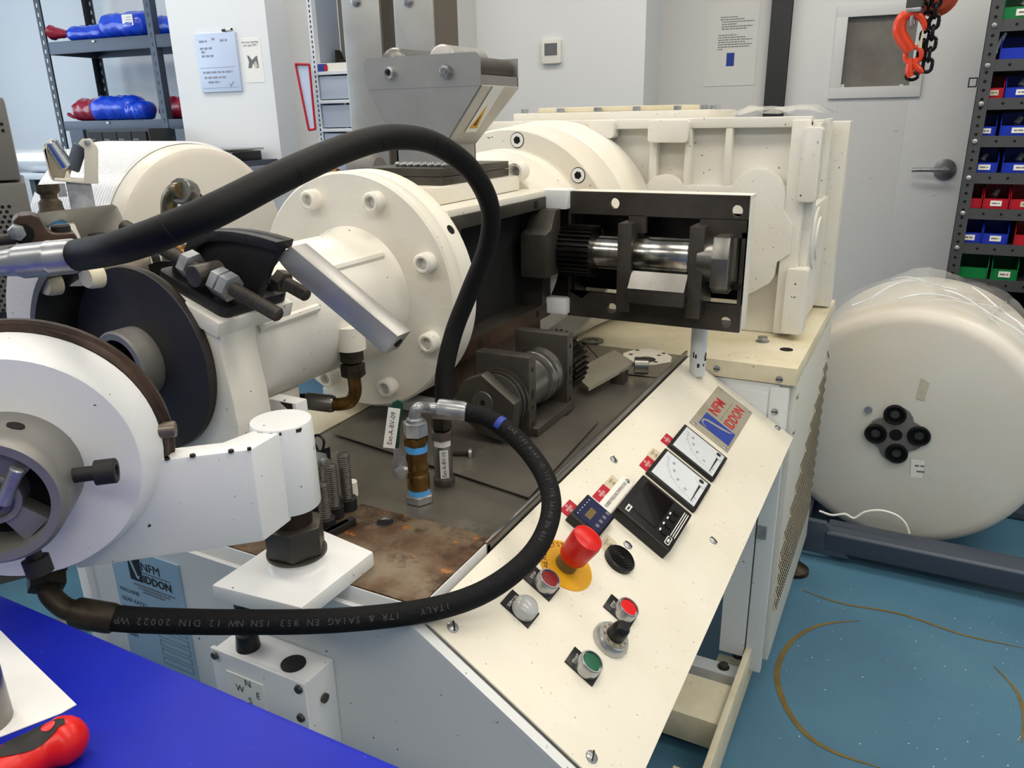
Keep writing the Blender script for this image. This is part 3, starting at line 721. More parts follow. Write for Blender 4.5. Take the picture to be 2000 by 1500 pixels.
# feet under the block and the bright ledge beside the flange
MB().box(-.98, -.70, 1.09, 1.46, .8265, .905, .003).build('block_foot', 'brown_iron', br)
MB().box(-.96, -.655, 1.05, 1.56, ZT + .0004, .826, .002).build('foot_plate', 'white_paint', br)
for x, y in ((-.678, 1.12), (-.678, 1.25)): MB().lathe([(0, 0), (0, .014), (.004, .014), (.014, .011), (.016, 0)], (x, y, .826), (0, 0, 1), 20).build('foot_bolt', 'dark_steel', br)
MB().box(BX - .05, BX + .05, .76, .80, ZT + .0024, .935, .004).build('barrel_pad', 'cream', br)
MB().box(-.738, -.688, .722 - .022, .722, ZT + .0004, .955, .003).build('barrel_support', 'white_paint', br)
MB().prism([(-.715, .9535), (-.694, .9535), (-.693, .930), (-.699, .926), (-.703, .945)], .6992, .7005, 'y').build('chipped_patch', 'chip', br)
q1, q2 = atz(600, 862, ZT), atz(745, 782, ZT)
MB().prism([(-.938, .722), (-.76, .722), (q1.x, q1.y), (q2.x, q2.y), (-.938, q2.y)], ZT + .0004, ZT + .0022, 'z').build('painted_deck', 'cream_old', br)
# water connections below the barrel
wf_ = thing('water_connection', 'oily brass elbow fittings screwed into the underside of the barrel', 'pipe fitting', (-.70, .86, .84))
E0 = aty(690, 725, .86)
MB().hexa(E0 + V((0, 0, .035)), E0 + V((0, 0, .015)), .017).hexa(E0 + V((0, 0, .013)), E0 + V((0, 0, -.008)), .018).build('hex_nut', 'bronze_dirty', wf_)
MB().cyl(E0 + V((0, 0, .07)), E0 + V((0, 0, .035)), .022).build('boss', 'cream', wf_)
el = catmull([E0 + V((0, 0, -.008)), E0 + V((0, 0, -.032)), E0 + V((-.006, -.006, -.047)), E0 + V((-.022, -.012, -.052)), E0 + V((-.032, -.016, -.052))])
MB().tube(el, .010, 14).build('elbow', 'brass', wf_)
fe = MB(); p0 = E0 + V((-.030, -.015, -.052)); p1 = E0 + V((-.072, -.030, -.048)); fe.lathe([(0, 0), (0, .012), (.004, .0135), (.042, .0135), (.044, .011), (.044, 0)], p0, p1 - p0, 18); fe.build('crimped_ferrule', 'bare_steel', wf_)
MB().tube(catmull([p1, p1 + V((-.05, -.02, .0)), p1 + V((-.12, .02, -.01))]), .011, 12).build('hose_stub', 'rubber', wf_)
E1 = E0 + V((-.038, .03, .035))
MB().hexa(E1 + V((0, 0, .010)), E1 + V((0, 0, -.03)), .016).cyl(E1 + V((0, 0, -.03)), E1 + V((0, 0, -.055)), .010).build('side_nut', 'zinc', wf_)
MB().lathe([(0, 0), (0, .013), (.012, .012), (.014, .007), (.012, .006), (.012, 0)], E1 + V((0, -.012, .0)), (-.3, -1, .1), 18).build('open_port', 'zinc', wf_)

# ================================================================== hinged feed roller box
rb = thing('feed_roller_box', 'black iron feed roller housing swung open with shiny roller and gear inside', 'roller housing', (-.45, 1.5, .90))
X0, X1, Z0, Z1, YH = -.632, -.280, .907, 1.160, 1.45
hole_c = [(-.535, 1.139), (-.300, 1.133), (-.535, .931), (-.306, .925)]
def holed(b, x0, x1, z0, z1, cx, cz, r, y0, y1, n=24):
    # a plate cell with a real round hole through it
    vs = []; fs = []
    for y in (y0, y1):
        for k in range(n): a = 2 * PI * k / n; vs.append((cx + r * math.cos(a), y, cz + r * math.sin(a)))
        for k in range(n):
            a = 2 * PI * k / n; c_, s_ = math.cos(a), math.sin(a)
            t = min([(x1 - cx) / c_ if c_ > 1e-9 else 9, (x0 - cx) / c_ if c_ < -1e-9 else 9, (z1 - cz) / s_ if s_ > 1e-9 else 9, (z0 - cz) / s_ if s_ < -1e-9 else 9])
            vs.append((cx + c_ * t, y, cz + s_ * t))
        cs = [(x1, z1), (x0, z1), (x0, z0), (x1, z0)]
        vs += [(x, y, z) for x, z in cs]
    m = 2 * n + 4
    for o_ in (0, m):
        for k in range(n):
            k2 = (k + 1) % n; fs.append((o_ + k, o_ + k2, o_ + n + k2, o_ + n + k))
            pa, pb = vs[o_ + n + k], vs[o_ + n + k2]
            if abs(pa[0] - pb[0]) > 1e-6 and abs(pa[2] - pb[2]) > 1e-6:
                ci = min(range(4), key=lambda q_: (V(vs[o_ + 2 * n + q_]) - V(pa)).length + (V(vs[o_ + 2 * n + q_]) - V(pb)).length); fs.append((o_ + n + k, o_ + n + k2, o_ + 2 * n + ci))
    for k in range(n): k2 = (k + 1) % n; fs.append((k, k2, m + k2, m + k))
    b._add(vs, fs)
    b.box(x0, x1, y0 + .0002, y1 - .0002, z1 - .0004, z1).box(x0, x1, y0 + .0002, y1 - .0002, z0, z0 + .0004)
f = MB()
for (cx, cz), (xa, xb) in zip(hole_c, ((X0, -.46), (-.46, X1), (X0, -.46), (-.46, X1))):
    if cz > 1: holed(f, xa, xb, 1.117, Z1, cx, cz, .0105, YH, YH + .012)
    else: holed(f, xa, xb, Z0, .960, cx, cz, .0105, YH, YH + .012)
f.box(X1 - .0005, X1, YH, YH + .012, Z0, Z1).box(X0, X0 + .0005, YH, YH + .012, Z0, Z1)
f.box(X0, X0 + .004, YH, YH + .012, .960, 1.117); f.box(-.288, X1, YH, YH + .012, .960, 1.095)
f.box(-.505, -.470, YH, YH + .012, 1.085, 1.118); f.box(-.366, -.280, YH, YH + .012, 1.085, 1.118); f.prism([(X0, .960), (-.60, .946), (-.585, .960)], YH, YH + .012, 'y')
f.build('face_frame', 'face_iron', rb)
MB().box(X0, X1, YH + .0125, YH + .065, Z1 - .007, Z1 - .0005, .001).box(X1 - .008, X1, YH + .0125, YH + .065, Z0, Z1 - .007, .001).build('box_shell', 'cream', rb)
MB().box(X0, X1 - .008, YH + .0125, YH + .065, Z0 + .0005, Z0 + .006).build('box_floor', 'oily_iron', rb)
MB().box(X0, X0 + .010, YH + .0125, YH + .075, Z0 + .006, Z1 - .007).build('box_end', 'oily_iron', rb)
MB().box(X0 + .010, X1 - .012, YH + .066, YH + .075, .955, 1.120).build('box_back', 'oily_iron', rb)
AZ, AY = 1.043, 1.455                                  # roller axis
g = MB(); n = 32; R = .052; pr = []
for i in range(n):
    for k, r in ((.0, R), (.30, R), (.45, R - .007), (.85, R - .007)):
        a = 2 * PI * (i + k) / n; pr.append((AY + r * math.cos(a), AZ + r * math.sin(a)))
g.prism(pr, -.648, -.572, 'x'); g.build('gear', 'oily_iron', rb, sharp=15)
MB().cyl((-.575, AY, AZ), (-.505, AY, AZ), .033, seg=40).build('shaft', 'bright_steel', rb)
MB().lathe([(0, 0), (0, .034), (.004, .036), (.106, .036), (.110, .034), (.110, 0)], (-.487, AY, AZ), (1, 0, 0), 48).build('roller', 'bright_steel', rb)
MB().lathe([(0, 0), (0, .040), (.030, .044), (.040, .046), (.040, 0)], (-.360, AY, AZ), (1, 0, 0), 40).build('bearing_ring', 'bare_steel', rb)
for x0, x1 in ((-.515, -.487), (-.376, -.348)):
    MB().box(x0, x1, 1.418, 1.50, .934, 1.106, .0015).build('support_bar', 'dark_steel', rb)
e = MB().prism([(1.402, 1.052), (1.415, 1.090), (1.49, 1.090), (1.50, 1.06), (1.50, .99), (1.425, .985), (1.402, 1.0)], -.330, -.300, 'x', .001)
e.build('end_block', 'bare_steel', rb)
MB().box(-.326, -.304, 1.414, 1.470, 1.0895, 1.0915).build('polished_face', 'tan_steel', rb)
MB().prism([(1.400, .986), (1.424, 1.016), (1.47, 1.016), (1.47, .986)], -.486, -.376, 'x').build('scraper_top', 'bare_steel', rb)
MB().box(-.486, -.376, 1.402, 1.46, .957, .986, .001).build('scraper_bar', 'dark_steel', rb)
for x in (-.487, -.378): MB().box(x - .004, x + .004, 1.4165, 1.419, .963, .972).build('key_slot', 'void', rb)
MB().box(-.30, -.282, 1.446, 1.47, .99, 1.0, .001).build('latch_pin', 'oily_iron', rb)
p = thing('support_post', 'short chipped pale grey tube standing under the roller box', 'post', (-.372, 1.525, .79))
MB().lathe([(0, 0), (0, .0165), (.118, .0165), (.118, 0)], (-.372, 1.525, .789), (0, 0, 1), 28).build('tube', 'grey_paint', p)
for i in range(7):
    a = -1.2 + .9 * random.uniform(-1, 1); z = .795 + random.uniform(0, .04)
    MB().lathe([(0, .0168), (random.uniform(.004, .012), .0168)], (-.372, 1.525, z), (0, 0, 1), 3, u=(1, 0, 0), arc=(a, a + random.uniform(.15, .4))).build('paint_chip', 'chip', p)

# ================================================================== hopper
hop = thing('feed_hopper', 'brushed steel feed hopper with rollers on dark square plates', 'hopper', (-.82, 1.27, 1.192))
for i, z in enumerate((1.192, 1.2065)):
    MB().box(-.912, -.738, 1.155, 1.398, z, z + .0135, .0006).build('mounting_plate', 'dark_steel', hop)
yf, yk = 1.20, 1.335
tl, trr = -.918, -.682
MB().prism([(tl + .004, 1.352), (tl - .002, 1.36)] + circ(tl + .008, 1.394, .010, 5, PI, PI / 2) + circ(trr - .010, 1.394, .010, 5, PI / 2, 0) + [(trr, 1.352)], yf - .003, yf, 'y').build('front_lip', 'stainless', hop)
zb_, zs = 1.222, 1.353
def panel(name, pts):
    c = sum((V(p) for p in pts), V()) / 4; n_ = (V(pts[1]) - V(pts[0])).cross(V(pts[3]) - V(pts[0])).normalized() * .0025
    MB()._add([V(p) for p in pts] + [V(p) + n_ for p in pts], [(0, 1, 2, 3), (7, 6, 5, 4), (0, 4, 5, 1), (1, 5, 6, 2), (2, 6, 7, 3), (3, 7, 4, 0)]).build(name, 'stainless', hop)
bl, br_, bk = -.862, -.758, 1.305
mid = 1.258
panel('front_panel', [(tl + .004, yf, zs), (bl, yf, mid), (br_, yf, mid), (trr, yf, zs)])
panel('right_panel', [(trr, yf, zs), (br_, yf, mid), (br_, bk, mid), (trr, yk, zs)])
panel('left_panel', [(tl + .004, yk, zs), (bl, bk, mid), (bl, yf, mid), (tl + .004, yf, zs)])
panel('back_panel', [(trr, yk, zs), (br_, bk, mid), (bl, bk, mid), (tl + .004, yk, zs)])
MB().box(bl, br_, yf, yf + .003, zb_, mid).box(bl, br_, bk - .003, bk, zb_, mid).box(bl, bl + .003, yf, bk, zb_, mid).box(br_ - .003, br_, yf, bk, zb_, mid).build('neck', 'stainless', hop)
MB().box(trr - .003, trr, yf, yk, zs - .001, zs + .016).build('right_lip', 'stainless', hop)
MB().prism([(tl, 1.352), (tl, 1.40), (trr, 1.40), (trr, 1.352)], yk - .003, yk, 'y').build('back_lip', 'stainless', hop)
wd = MB()
for i in range(22): wd.lathe([(-.004, 0), (-.002, .004), (.002, .004), (.004, 0)], (bl + (br_ - bl) * i / 21, yf - .002, zb_ + .002 + .001 * math.sin(i * 2.1)), (1, 0, 0), 8)
wd.build('weld_bead', 'zinc', hop)
for x, r, m in ((-.862, .028, 'bare_steel'), (-.762, .028, 'stainless'), (-.707, .021, 'dark_steel')):
    z = 1.392 if r > .025 else 1.378
    k = MB().lathe([(0, .0), (0, r - .004), (.003, r), (.118, r), (.12, r - .004), (.12, 0)], (x, yf + .006, z), (0, 1, 0), 32).build('roller', m, hop)
for x, hx in ((-.862, False), (-.746, True)):
    q = V((x, yf - .003, 1.378 if not hx else 1.376))
    if hx: MB().ringc(q, q + V((0, -.002, 0)), .0125, .006).hexa(q + V((0, -.002, 0)), q + V((0, -.010, 0)), .010).cyl(q, q + V((0, -.013, 0)), .0058, seg=16).build('axle_nut', 'zinc', hop)
    else: socket_screw(None, q, (0, -1, 0), .010, .010, 'zinc', hop, 'ink', 'axle_screw')
# warning label on the right panel
a_, b_, c_, d_ = V((trr, yf, zs)), V((br_, yf, mid)), V((br_, bk, mid)), V((trr, yk, zs))
ux = V((0, 1, 0)); uy = (a_ - b_).normalized(); nz = ux.cross(uy)
if nz.x < 0: nz = -nz
ML = frame(b_ * .38 + a_ * .62 + ux * .055 + nz * .0033, ux, uy, nz)
lb = MB(ML).box(-.020, .020, -.048, .048, 0, .0003).build('warning_label', 'label_white', hop)
MB(ML).prism([(-.015, -.040), (.015, -.040), (0, .010)], .0003, .0005).build('warning_triangle', 'yellow', lb)
MB(ML).prism([(-.0055, -.034), (.004, -.034), (.002, -.022), (.0, -.008), (-.003, -.022)], .0005, .0007).build('triangle_mark', 'ink', lb)

# ================================================================== clamp casting at the barrel mouth
ck = thing('clamp_casting', 'white painted clamp casting around the barrel mouth carrying a black lever bracket', 'casting', (BX, .65, .81))
pf = [(-.792, 1.124), (-.690, 1.087), (-.696, 1.068), (-.697, 1.048), (-.694, 1.03), (-.688, .98), (-.690, .94), (-.70, .90), (-.725, .87), (-.755, .862), (-.755, .93), (-.742, .97), (-.734, 1.027), (-.745, 1.075), (-.78, 1.10)]
pf = [(-.80, 1.127), (-.690, 1.087), (-.696, 1.067), (-.698, 1.05), (-.696, 1.03), (-.690, .99), (-.688, .96), (-.690, .93), (-.70, .895), (-.72, .865), (-.75, .845), (-.82, .84), (-.82, 1.12)]
MB().prism(pf, .602, .6585, 'y', .004).build('clamp_body', 'cream_cast', ck)
EX = V((math.cos(math.radians(-20.4)), 0, math.sin(math.radians(-20.4)))); EZ = V((-EX.z, 0, EX.x))
MB_ = frame((-.745, .660, 1.107), EX, (0, 1, 0), EZ)
MB(MB_).box(-.060, .060, -.063, .058, -.020, .0, .003).build('platform', 'cream_cast', ck)
MB().lathe([(.55, .135), (.55, .196), (.556, .200), (.655, .200), (.659, .196), (.659, .135)], (BX, 0, BZ), (0, 1, 0), 40, u=(1, 0, 0), arc=(math.radians(95), math.radians(243)), closed=True).build('left_half_ring', 'cream_cast', ck)
MB().lathe([(.545, .133), (.545, .142), (.659, .142), (.659, .133)], (BX, 0, BZ), (0, 1, 0), 40, u=(1, 0, 0), arc=(math.radians(95), math.radians(240)), closed=True).build('bore_liner', 'bare_steel', ck)
for px, py in ((86, 557), (167, 542)):
    p = aty(px, py, .549); MB().lathe([(0, 0), (0, .012), (-.004, .014), (-.016, .015), (-.018, 0)], p, (0, -1, 0), 18).build('lug', 'cream_old', ck)
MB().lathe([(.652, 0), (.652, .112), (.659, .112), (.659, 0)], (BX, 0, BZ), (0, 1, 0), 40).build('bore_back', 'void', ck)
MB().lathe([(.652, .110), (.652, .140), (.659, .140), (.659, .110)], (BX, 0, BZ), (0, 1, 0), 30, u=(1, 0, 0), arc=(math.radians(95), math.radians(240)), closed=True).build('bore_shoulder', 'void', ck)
for a in (250, 262): pass
# dark die disc with hub inside the clamp
dd = thing('die_disc', 'dark steel disc with a round hollow hub in front of the barrel mouth', 'disc', (BX, .59, .91))
MB().lathe([(.588, .034), (.588, .062), (.589, .066), (.589, .1148), (.5902, .1158), (.598, .1158), (.598, .034)], (BX, 0, BZ), (0, 1, 0), 72).build('disc', 'disc_steel', dd)
MB().lathe([(.5985, .09), (.5985, .1145), (.6015, .1145), (.6015, .09)], (BX, 0, BZ), (0, 1, 0), 64).build('back_ring', 'brown_iron', dd)
MB().lathe([(.559, .034), (.559, .0415), (.561, .044), (.590, .044), (.590, .034)], (BX, 0, BZ), (0, 1, 0), 48).build('hub', 'nose_steel', dd)
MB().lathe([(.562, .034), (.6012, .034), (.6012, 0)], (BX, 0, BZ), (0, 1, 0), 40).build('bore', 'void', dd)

# ---- black lever bracket with threaded rod and square handle
lv = thing('lever_bracket', 'black iron quadrant bracket with threaded rod and square steel handle', 'clamp lever', (-.745, .660, 1.107))
MB(MB_).prism(rrect(-.056, .056, -.052, .052, .010), .0005, .014, 'z', .002).build('bracket_base', 'black_casting', lv)
for x, y in ((-.040, -.030), (.036, -.036), (.036, .036), (-.040, .036)):
    MB(MB_).lathe([(.014, 0), (.014, .0105), (.024, .0105), (.027, .008), (.027, 0)], (x, y, 0), (0, 0, 1), 20).build('base_bolt', 'black_matt', lv)
crest = [(-.056, .020), (-.0575, .032), (-.053, .046), (-.043, .058), (-.028, .0685), (-.004, .079), (.016, .086), (.033, .091), (.055, .0965), (.080, .101)]
qd = [(-.050, .012)] + crest + [(.077, .082), (.066, .060), (.056, .012)]
MB(MB_).prism(qd, -.006, .006, 'y', .002).build('quadrant_web', 'black_casting', lv)
rim = crest + [(.079, .089), (.055, .0845), (.036, .079), (.016, .0735), (-.002, .0665), (-.022, .0565), (-.034, .046), (-.042, .034), (-.043, .022)]
MB(MB_).prism(rim, -.014, .014, 'y', .002).build('quadrant_rim', 'black_casting', lv)
threaded(MB_ @ V((-.125, -.043, .037)), MB_ @ V((.124, -.043, .037)), .0085, 'dark_steel', lv)
def mb(x, y, z): return MB_ @ V((x, y, z))
MB().cyl(mb(.012, -.062, .037), mb(.012, -.024, .037), .0125, bev=.001).build('cross_pin', 'dark_steel', lv)
for x0, x1 in ((-.020, -.006), (.028, .040), (.041, .055)):
    MB().hexa(mb(x0, -.043, .037), mb(x1, -.043, .037), .0165, rot=.4).build('hex_nut', 'zinc', lv)
threaded(mb(.050, .030, .034), mb(.100, .030, .034), .0085, 'dark_steel', lv, 'stud')
MB().hexa(mb(.052, .030, .034), mb(.066, .030, .034), .014).build('hex_nut', 'dark_steel', lv)
HD = V((.842, 0, -.539)); HU = V((.539, 0, .842))
MH = frame((-.645, .673, 1.160), HD, (0, 1, 0), HU)
MB(MH).prism([(-.004, -.010), (.010, .0155), (.176, .0150), (.172, -.0145), (.02, -.0155)], -.013, .013, 'y', .0012).build('handle_bar', 'stainless', lv)
MB(MH).cyl((.1735, 0, 0), (.1752, 0, 0), .0055, seg=18).build('end_hole', 'void', lv)

# ---- rusty bracket, cam coupling and steel cylinder on the left of the clamp
def slab(pts, D, d0, d1, bev=.002):
    # a plate of real thickness standing across the line of sight at distance D
    cx = sum(p[0] for p in pts) / len(pts); h = ray(cx, 500); h = V((h.x, h.y, 0)).normalized(); r_ = V((h.y, -h.x, 0)); o = far(pts[0][0], pts[0][1], D)
    q = []
    for px, py in pts:
        rr = ray(px, py); p = EYE + rr * ((o - EYE).dot(h) / rr.dot(h)); q.append(((p - o).dot(r_), p.z - o.z))
    return MB(frame(o, r_, V((0, 0, 1)), r_.cross(V((0, 0, 1)))) if False else frame(o, r_, h, (0, 0, 1))).prism(q, d0, d1, 'y', bev)
lb2 = thing('rusty_bracket', 'rusty brown iron lug bracket on the left of the clamp', 'bracket', tuple(far(80, 500, 1.02)))
slab([(-30, 505), (0, 490), (30, 478), (40, 474), (28, 455), (24, 432), (36, 421), (60, 419), (76, 424), (92, 452), (108, 457), (145, 455), (154, 468), (158, 500), (120, 530), (40, 540), (-30, 540)], 1.0, 0, .045, .003).build('lug_plate', 'brown_iron', lb2)
p = far(44, 457, .995); hd_ = V((ray(44, 457).x, ray(44, 457).y, 0)).normalized(); MB().cyl(p, p + hd_ * .006, .011).build('pin_hole', 'void', lb2)
p = far(33, 453, .99); MB().hexa(p - hd_ * .012, p + hd_ * .006, .0085).build('hex_nut', 'zinc', lb2)
threaded(far(-20, 472, .985), far(30, 466, .985), .006, 'dark_steel', lb2, 'threaded_stud')
p = far(120, 452, 1.02); MB().lathe([(0, 0), (0, .010), (.006, .010), (.008, .008), (.008, 0)], p, (0, 0, 1), 16).build('button_head', 'black_matt', lb2)
wb = thing('pipe_block', 'white block with a dark cam coupling sealed with blue tape', 'pipe fitting', tuple(far(125, 480, 1.12)))
slab([(95, 443), (146, 438), (160, 470), (165, 560), (95, 560)], 1.10, 0, .06, .003).build('block', 'cream', wb)
p = far(107, 440, 1.13)
MB().cyl(p + V((0, 0, -.004)), p + V((0, 0, .006)), .0135).build('tape_band', 'tape_blue', wb)
MB().lathe([(0, 0), (0, .014), (.010, .016), (.014, .0135), (.022, .0130), (.026, .0095), (.031, .0095), (.035, .0135), (.043, .0135), (.043, .009), (.03, .009), (.03, 0)], p + V((0, 0, .006)), (-.06, .04, 1), 28).build('cam_coupling', 'bronze_dirty', wb)
sc_ = thing('steel_cylinder', 'bare brownish steel cylinder end with black bolts behind the hose', 'cylinder', tuple(far(240, 540, 1.12)))
MB().cyl(far(188, 533, 1.12), far(296, 522, 1.12), .024, seg=36, bev=.002).build('cylinder_body', 'tan_steel', sc_)
p = far(193, 475, 1.11); MB().lathe([(0, 0), (0, .006), (.03, .006), (.03, .0105), (.042, .0105), (.042, 0)], p + V((0, 0, -.03)), (0, 0, 1), 18).build('cap_screw', 'black_matt', sc_)
p = far(296, 505, 1.12); MB().lathe([(0, 0), (0, .010), (.010, .010), (.010, 0)], p, far(305, 503, 1.12) - far(296, 505, 1.12), 18).build('cap_screw', 'black_matt', sc_)

# ================================================================== swing head with arm and hinge
sh = thing('swing_head', 'white round die head swung open on a hinged arm with a steel nose', 'die head', (-.647, .326, .91))
t43 = math.radians(43); HN = V((math.sin(t43), -math.cos(t43), 0)); HUx = V((math.cos(t43), math.sin(t43), 0)); HC = V((-.647, .326, 1.027))
def hl_(prof, name, m, parent=sh, seg=72): return MB().lathe([(t, r) for t, r in prof], HC, HN, seg).build(name, m, parent)
hl_([(-.037, 0), (-.037, .1115), (-.008, .1015), (-.002, .1000), (0, .0985), (0, 0)], 'head_ring', 'white_paint')
hl_([(-.058, .06), (-.058, .1165), (-.056, .119), (-.048, .1195), (-.046, .1165), (-.040, .1150), (-.0372, .1125), (-.0372, .06)], 'rusty_rim', 'brown_iron')
nose = hl_([(0, 0), (0, .054), (.050, .054), (.056, .0535), (.060, .050), (.060, .043), (.030, .040), (.030, 0)], 'steel_nose', 'nose_steel')
hl_([(.030, 0), (.0305, .0395), (.0305, 0)], 'nose_recess', 'void', nose)
hl_([(.030, .0), (.030, .021), (.052, .021), (.053, .019), (.053, .0165), (.048, .016), (.048, 0)], 'mandrel', 'nose_steel', nose)
hl_([(.048, 0), (.048, .010), (.056, .010), (.056, .005), (.052, .005), (.052, 0)], 'centre_screw', 'dark_steel', nose)
for a in (55, 175, 310):
    dr = HUx * math.cos(math.radians(a)) + V((0, 0, 1)) * math.sin(math.radians(a)); dt = HUx * -math.sin(math.radians(a)) + V((0, 0, 1)) * math.cos(math.radians(a))
    MB(frame(HC, dr, dt, HN)).prism([(.018, -.010), (.041, -.014), (.041, .012), (.018, .008)], .032, .050, 'z', .001).build('spider_leg', 'nose_steel', nose)
p0 = HC + HN * .060 + HUx * .010 + V((0, 0, -.001)); MB().cyl(p0, p0 + HUx * .016 + V((0, 0, .028)), .0055, seg=18, bev=.001).build('dowel', 'zinc', nose)
p0 = HC + HN * .028 + HUx * .020 + V((0, 0, .0495)); d0 = (HUx * .020 + V((0, 0, .0495))).normalized()
MB().cyl(p0, p0 + d0 * .0012, .0065, seg=18).build('nose_hole', 'void', nose)
bp = HC + HN * .030 + HUx * .050 + V((0, 0, .003))
MB().lathe([(0, 0), (0, .0062), (.020, .0062), (.020, .0105), (.035, .0105), (.036, .0095), (.036, .005), (.030, .005), (.030, 0)], bp, HUx, 24).build('clamping_screw', 'black_matt', sh)
bq = HC + HN * .030 + V((0, 0, -.050)) + HUx * .01
MB().lathe([(0, 0), (0, .0062), (.016, .0062), (.016, .0105), (.030, .0105), (.030, 0)], bq, (0.2, 0, -1), 24).build('clamping_screw', 'black_matt', sh)
pq = HC + HN * -.040 + HUx * .098 + V((0, 0, .008)); MB().cyl(pq, pq + HUx * .026, .0075, seg=20, bev=.0008).build('dowel_pin', 'tan_steel', sh)
MA = frame(HC, HUx, V((0, 0, 1)).cross(HUx), (0, 0, 1))      # x along the arm, y backwards, z up
arm = [(.020, .032), (.187, .032), (.2135, .068), (.2135, .092), (.20, .092), (.16, .060), (.020, .060)]
MB(MA).prism(arm, -.117, -.018, 'z', .003).build('hinge_arm', 'white_paint', sh)
HX, HY = -.557, .543
MB().lathe([(0, .010), (0, .0305), (.002, .0315), (.094, .0315), (.096, .0305), (.096, .0)], (HX, HY, .915), (0, 0, 1), 48).build('hinge_boss', 'white_paint', sh)
for k in range(5):                                        # chips along edges of arm and boss
    u_ = random.uniform(.11, .187); s_ = random.uniform(.0012, .003)
    MB(MA).prism(circ(u_, .0317, s_, 5), -.0175 - s_ * .3, -.0157, 'z').build('paint_chip', 'chip', sh)
for k in range(10):
    a = random.uniform(-2.6, -.2); s_ = random.uniform(.05, .14)
    MB().lathe([(0, .0317), (-random.uniform(.002, .006), .0318)], (HX, HY, 1.0095), (0, 0, 1), 4, u=(1, 0, 0), arc=(a, a + s_)).build('paint_chip', 'chip', sh)
hm = thing('hinge_mount', 'white square hinge plate with pedestal and big grey hexagon nut', 'hinge mount', (HX, HY, .83))
qq = [(-.612, .471), (-.498, .482), (-.498, .600), (-.615, .618)]
MB().prism(qq, .822, .841, 'z', .003).build('hinge_plate', 'white_paint', hm)
MB().lathe([(.841, 0), (.841, .032), (.844, .0288), (.848, .0282), (.856, .0282), (.856, 0)], (HX, HY, 0), (0, 0, 1), 40).build('pedestal', 'white_paint', hm)
MB().cyl((HX, HY, .856), (HX, HY, .8590), .0325, seg=36).build('washer', 'dark_steel', hm)
MB().hexa((HX, HY, .859), (HX, HY, .893), .0325, rot=.35, ch=.08).build('hex_nut', 'dark_steel', hm)
MB().cyl((HX, HY, .892), (HX, HY, .916), .0205, seg=28).build('hinge_pin', 'brown_iron', hm)

# ---- rusty slab on the desk
sl_ = thing('mounting_slab', 'thick rusty steel slab with white painted edges on the desk', 'slab', (-.6, .63, .806))
MB().box(-.750, -.409, .558, .716, .799, .820, .002).build('slab_side', 'white_paint', sl_)
MB().box(-.7485, -.4105, .5595, .7145, .819, .822, .0008).build('slab_top', 'rust', sl_)
q = atz(752, 1020, .822); hh = MB().ringc((q.x, q.y, .8205), (q.x, q.y, .8226), .0125, .0108, 28).build('threaded_hole', 'dark_steel', sl_)
MB().cyl((q.x, q.y, .8220), (q.x, q.y, .8223), .0105, seg=24).build('hole_shade', 'void', hh)
for i in range(3):
    MB().lathe([(0, .0103), (.0004, .0106)], (q.x, q.y - .002 * i, .8224), (0, 0, 1), 14, u=(1, 0, 0), arc=(.4, 2.6)).build('thread_turn', 'bare_steel', hh)

# ================================================================== hoses
def hose(path, r, name, label, m):
    t = thing(name, label, 'hose', path[-1]); P = catmull(path, 10)
    MB().tube(P, r, 20).build('hose_body', m, t); return t, P
h1 = [far(*q) for q in ((140, 501, .76), (250, 478, .68), (400, 420, .65), (550, 345, .70), (680, 288, .79), (770, 268, .86), (850, 281, .94), (920, 332, 1.0), (957, 405, 1.06), (952, 480, 1.09), (917, 570, 1.11), (886, 650, 1.12), (868, 730, 1.12), (868, 785, 1.12))]
t1, P1 = hose(h1, .0132, 'feed_hose', 'thick black rubber hose arching high over the barrel flange', 'rubber')
for k in (16, 31, 45, 58):                                # spiral wrap joints
    a = (P1[k + 1] - P1[k - 1]).normalized(); MB().lathe([(-.0006, .0131), (0, .0136), (.0006, .0131)], P1[k], (a + V((.1, .1, .35))).normalized(), 28).build('wrap_joint', 'rubber', t1)
a0 = far(150, 499.5, .753); a1 = far(-60, 521, .80); dv = (a1 - a0)
MB().lathe([(0, .010), (0, .0135), (.002, .0146), (.020, .0146), (.0205, .0149), (.0225, .0149), (.023, .0146), (.046, .0144), (.049, .013), (.052, .0118), (.058, .0112), (.066, .0104), (.072, .0098), (.12, .0098), (.12, 0)], a0, dv, 36).build('crimped_ferrule', 'zinc', t1)
e = P1[-1]
vb = atz(868, 943, ZT + .001)                           # fitting marked BV-10
top = V((vb.x, vb.y, .932))
h2 = [far(*q) for q in ((905, 804, 1.025), (960, 820, 1.02), (1020, 868, 1.0), (1064, 930, .97), (1077, 990, .94), (1058, 1055, .905), (1010, 1112, .875), (930, 1163, .85), (820, 1194, .835), (650, 1212, .825), (450, 1215, .83), (300, 1212, .84), (215, 1207, .845))]
t2, P2 = hose(h2, .0122, 'return_hose', 'black printed rubber hose looping in front of the emergency stop', 'rubber_tex')

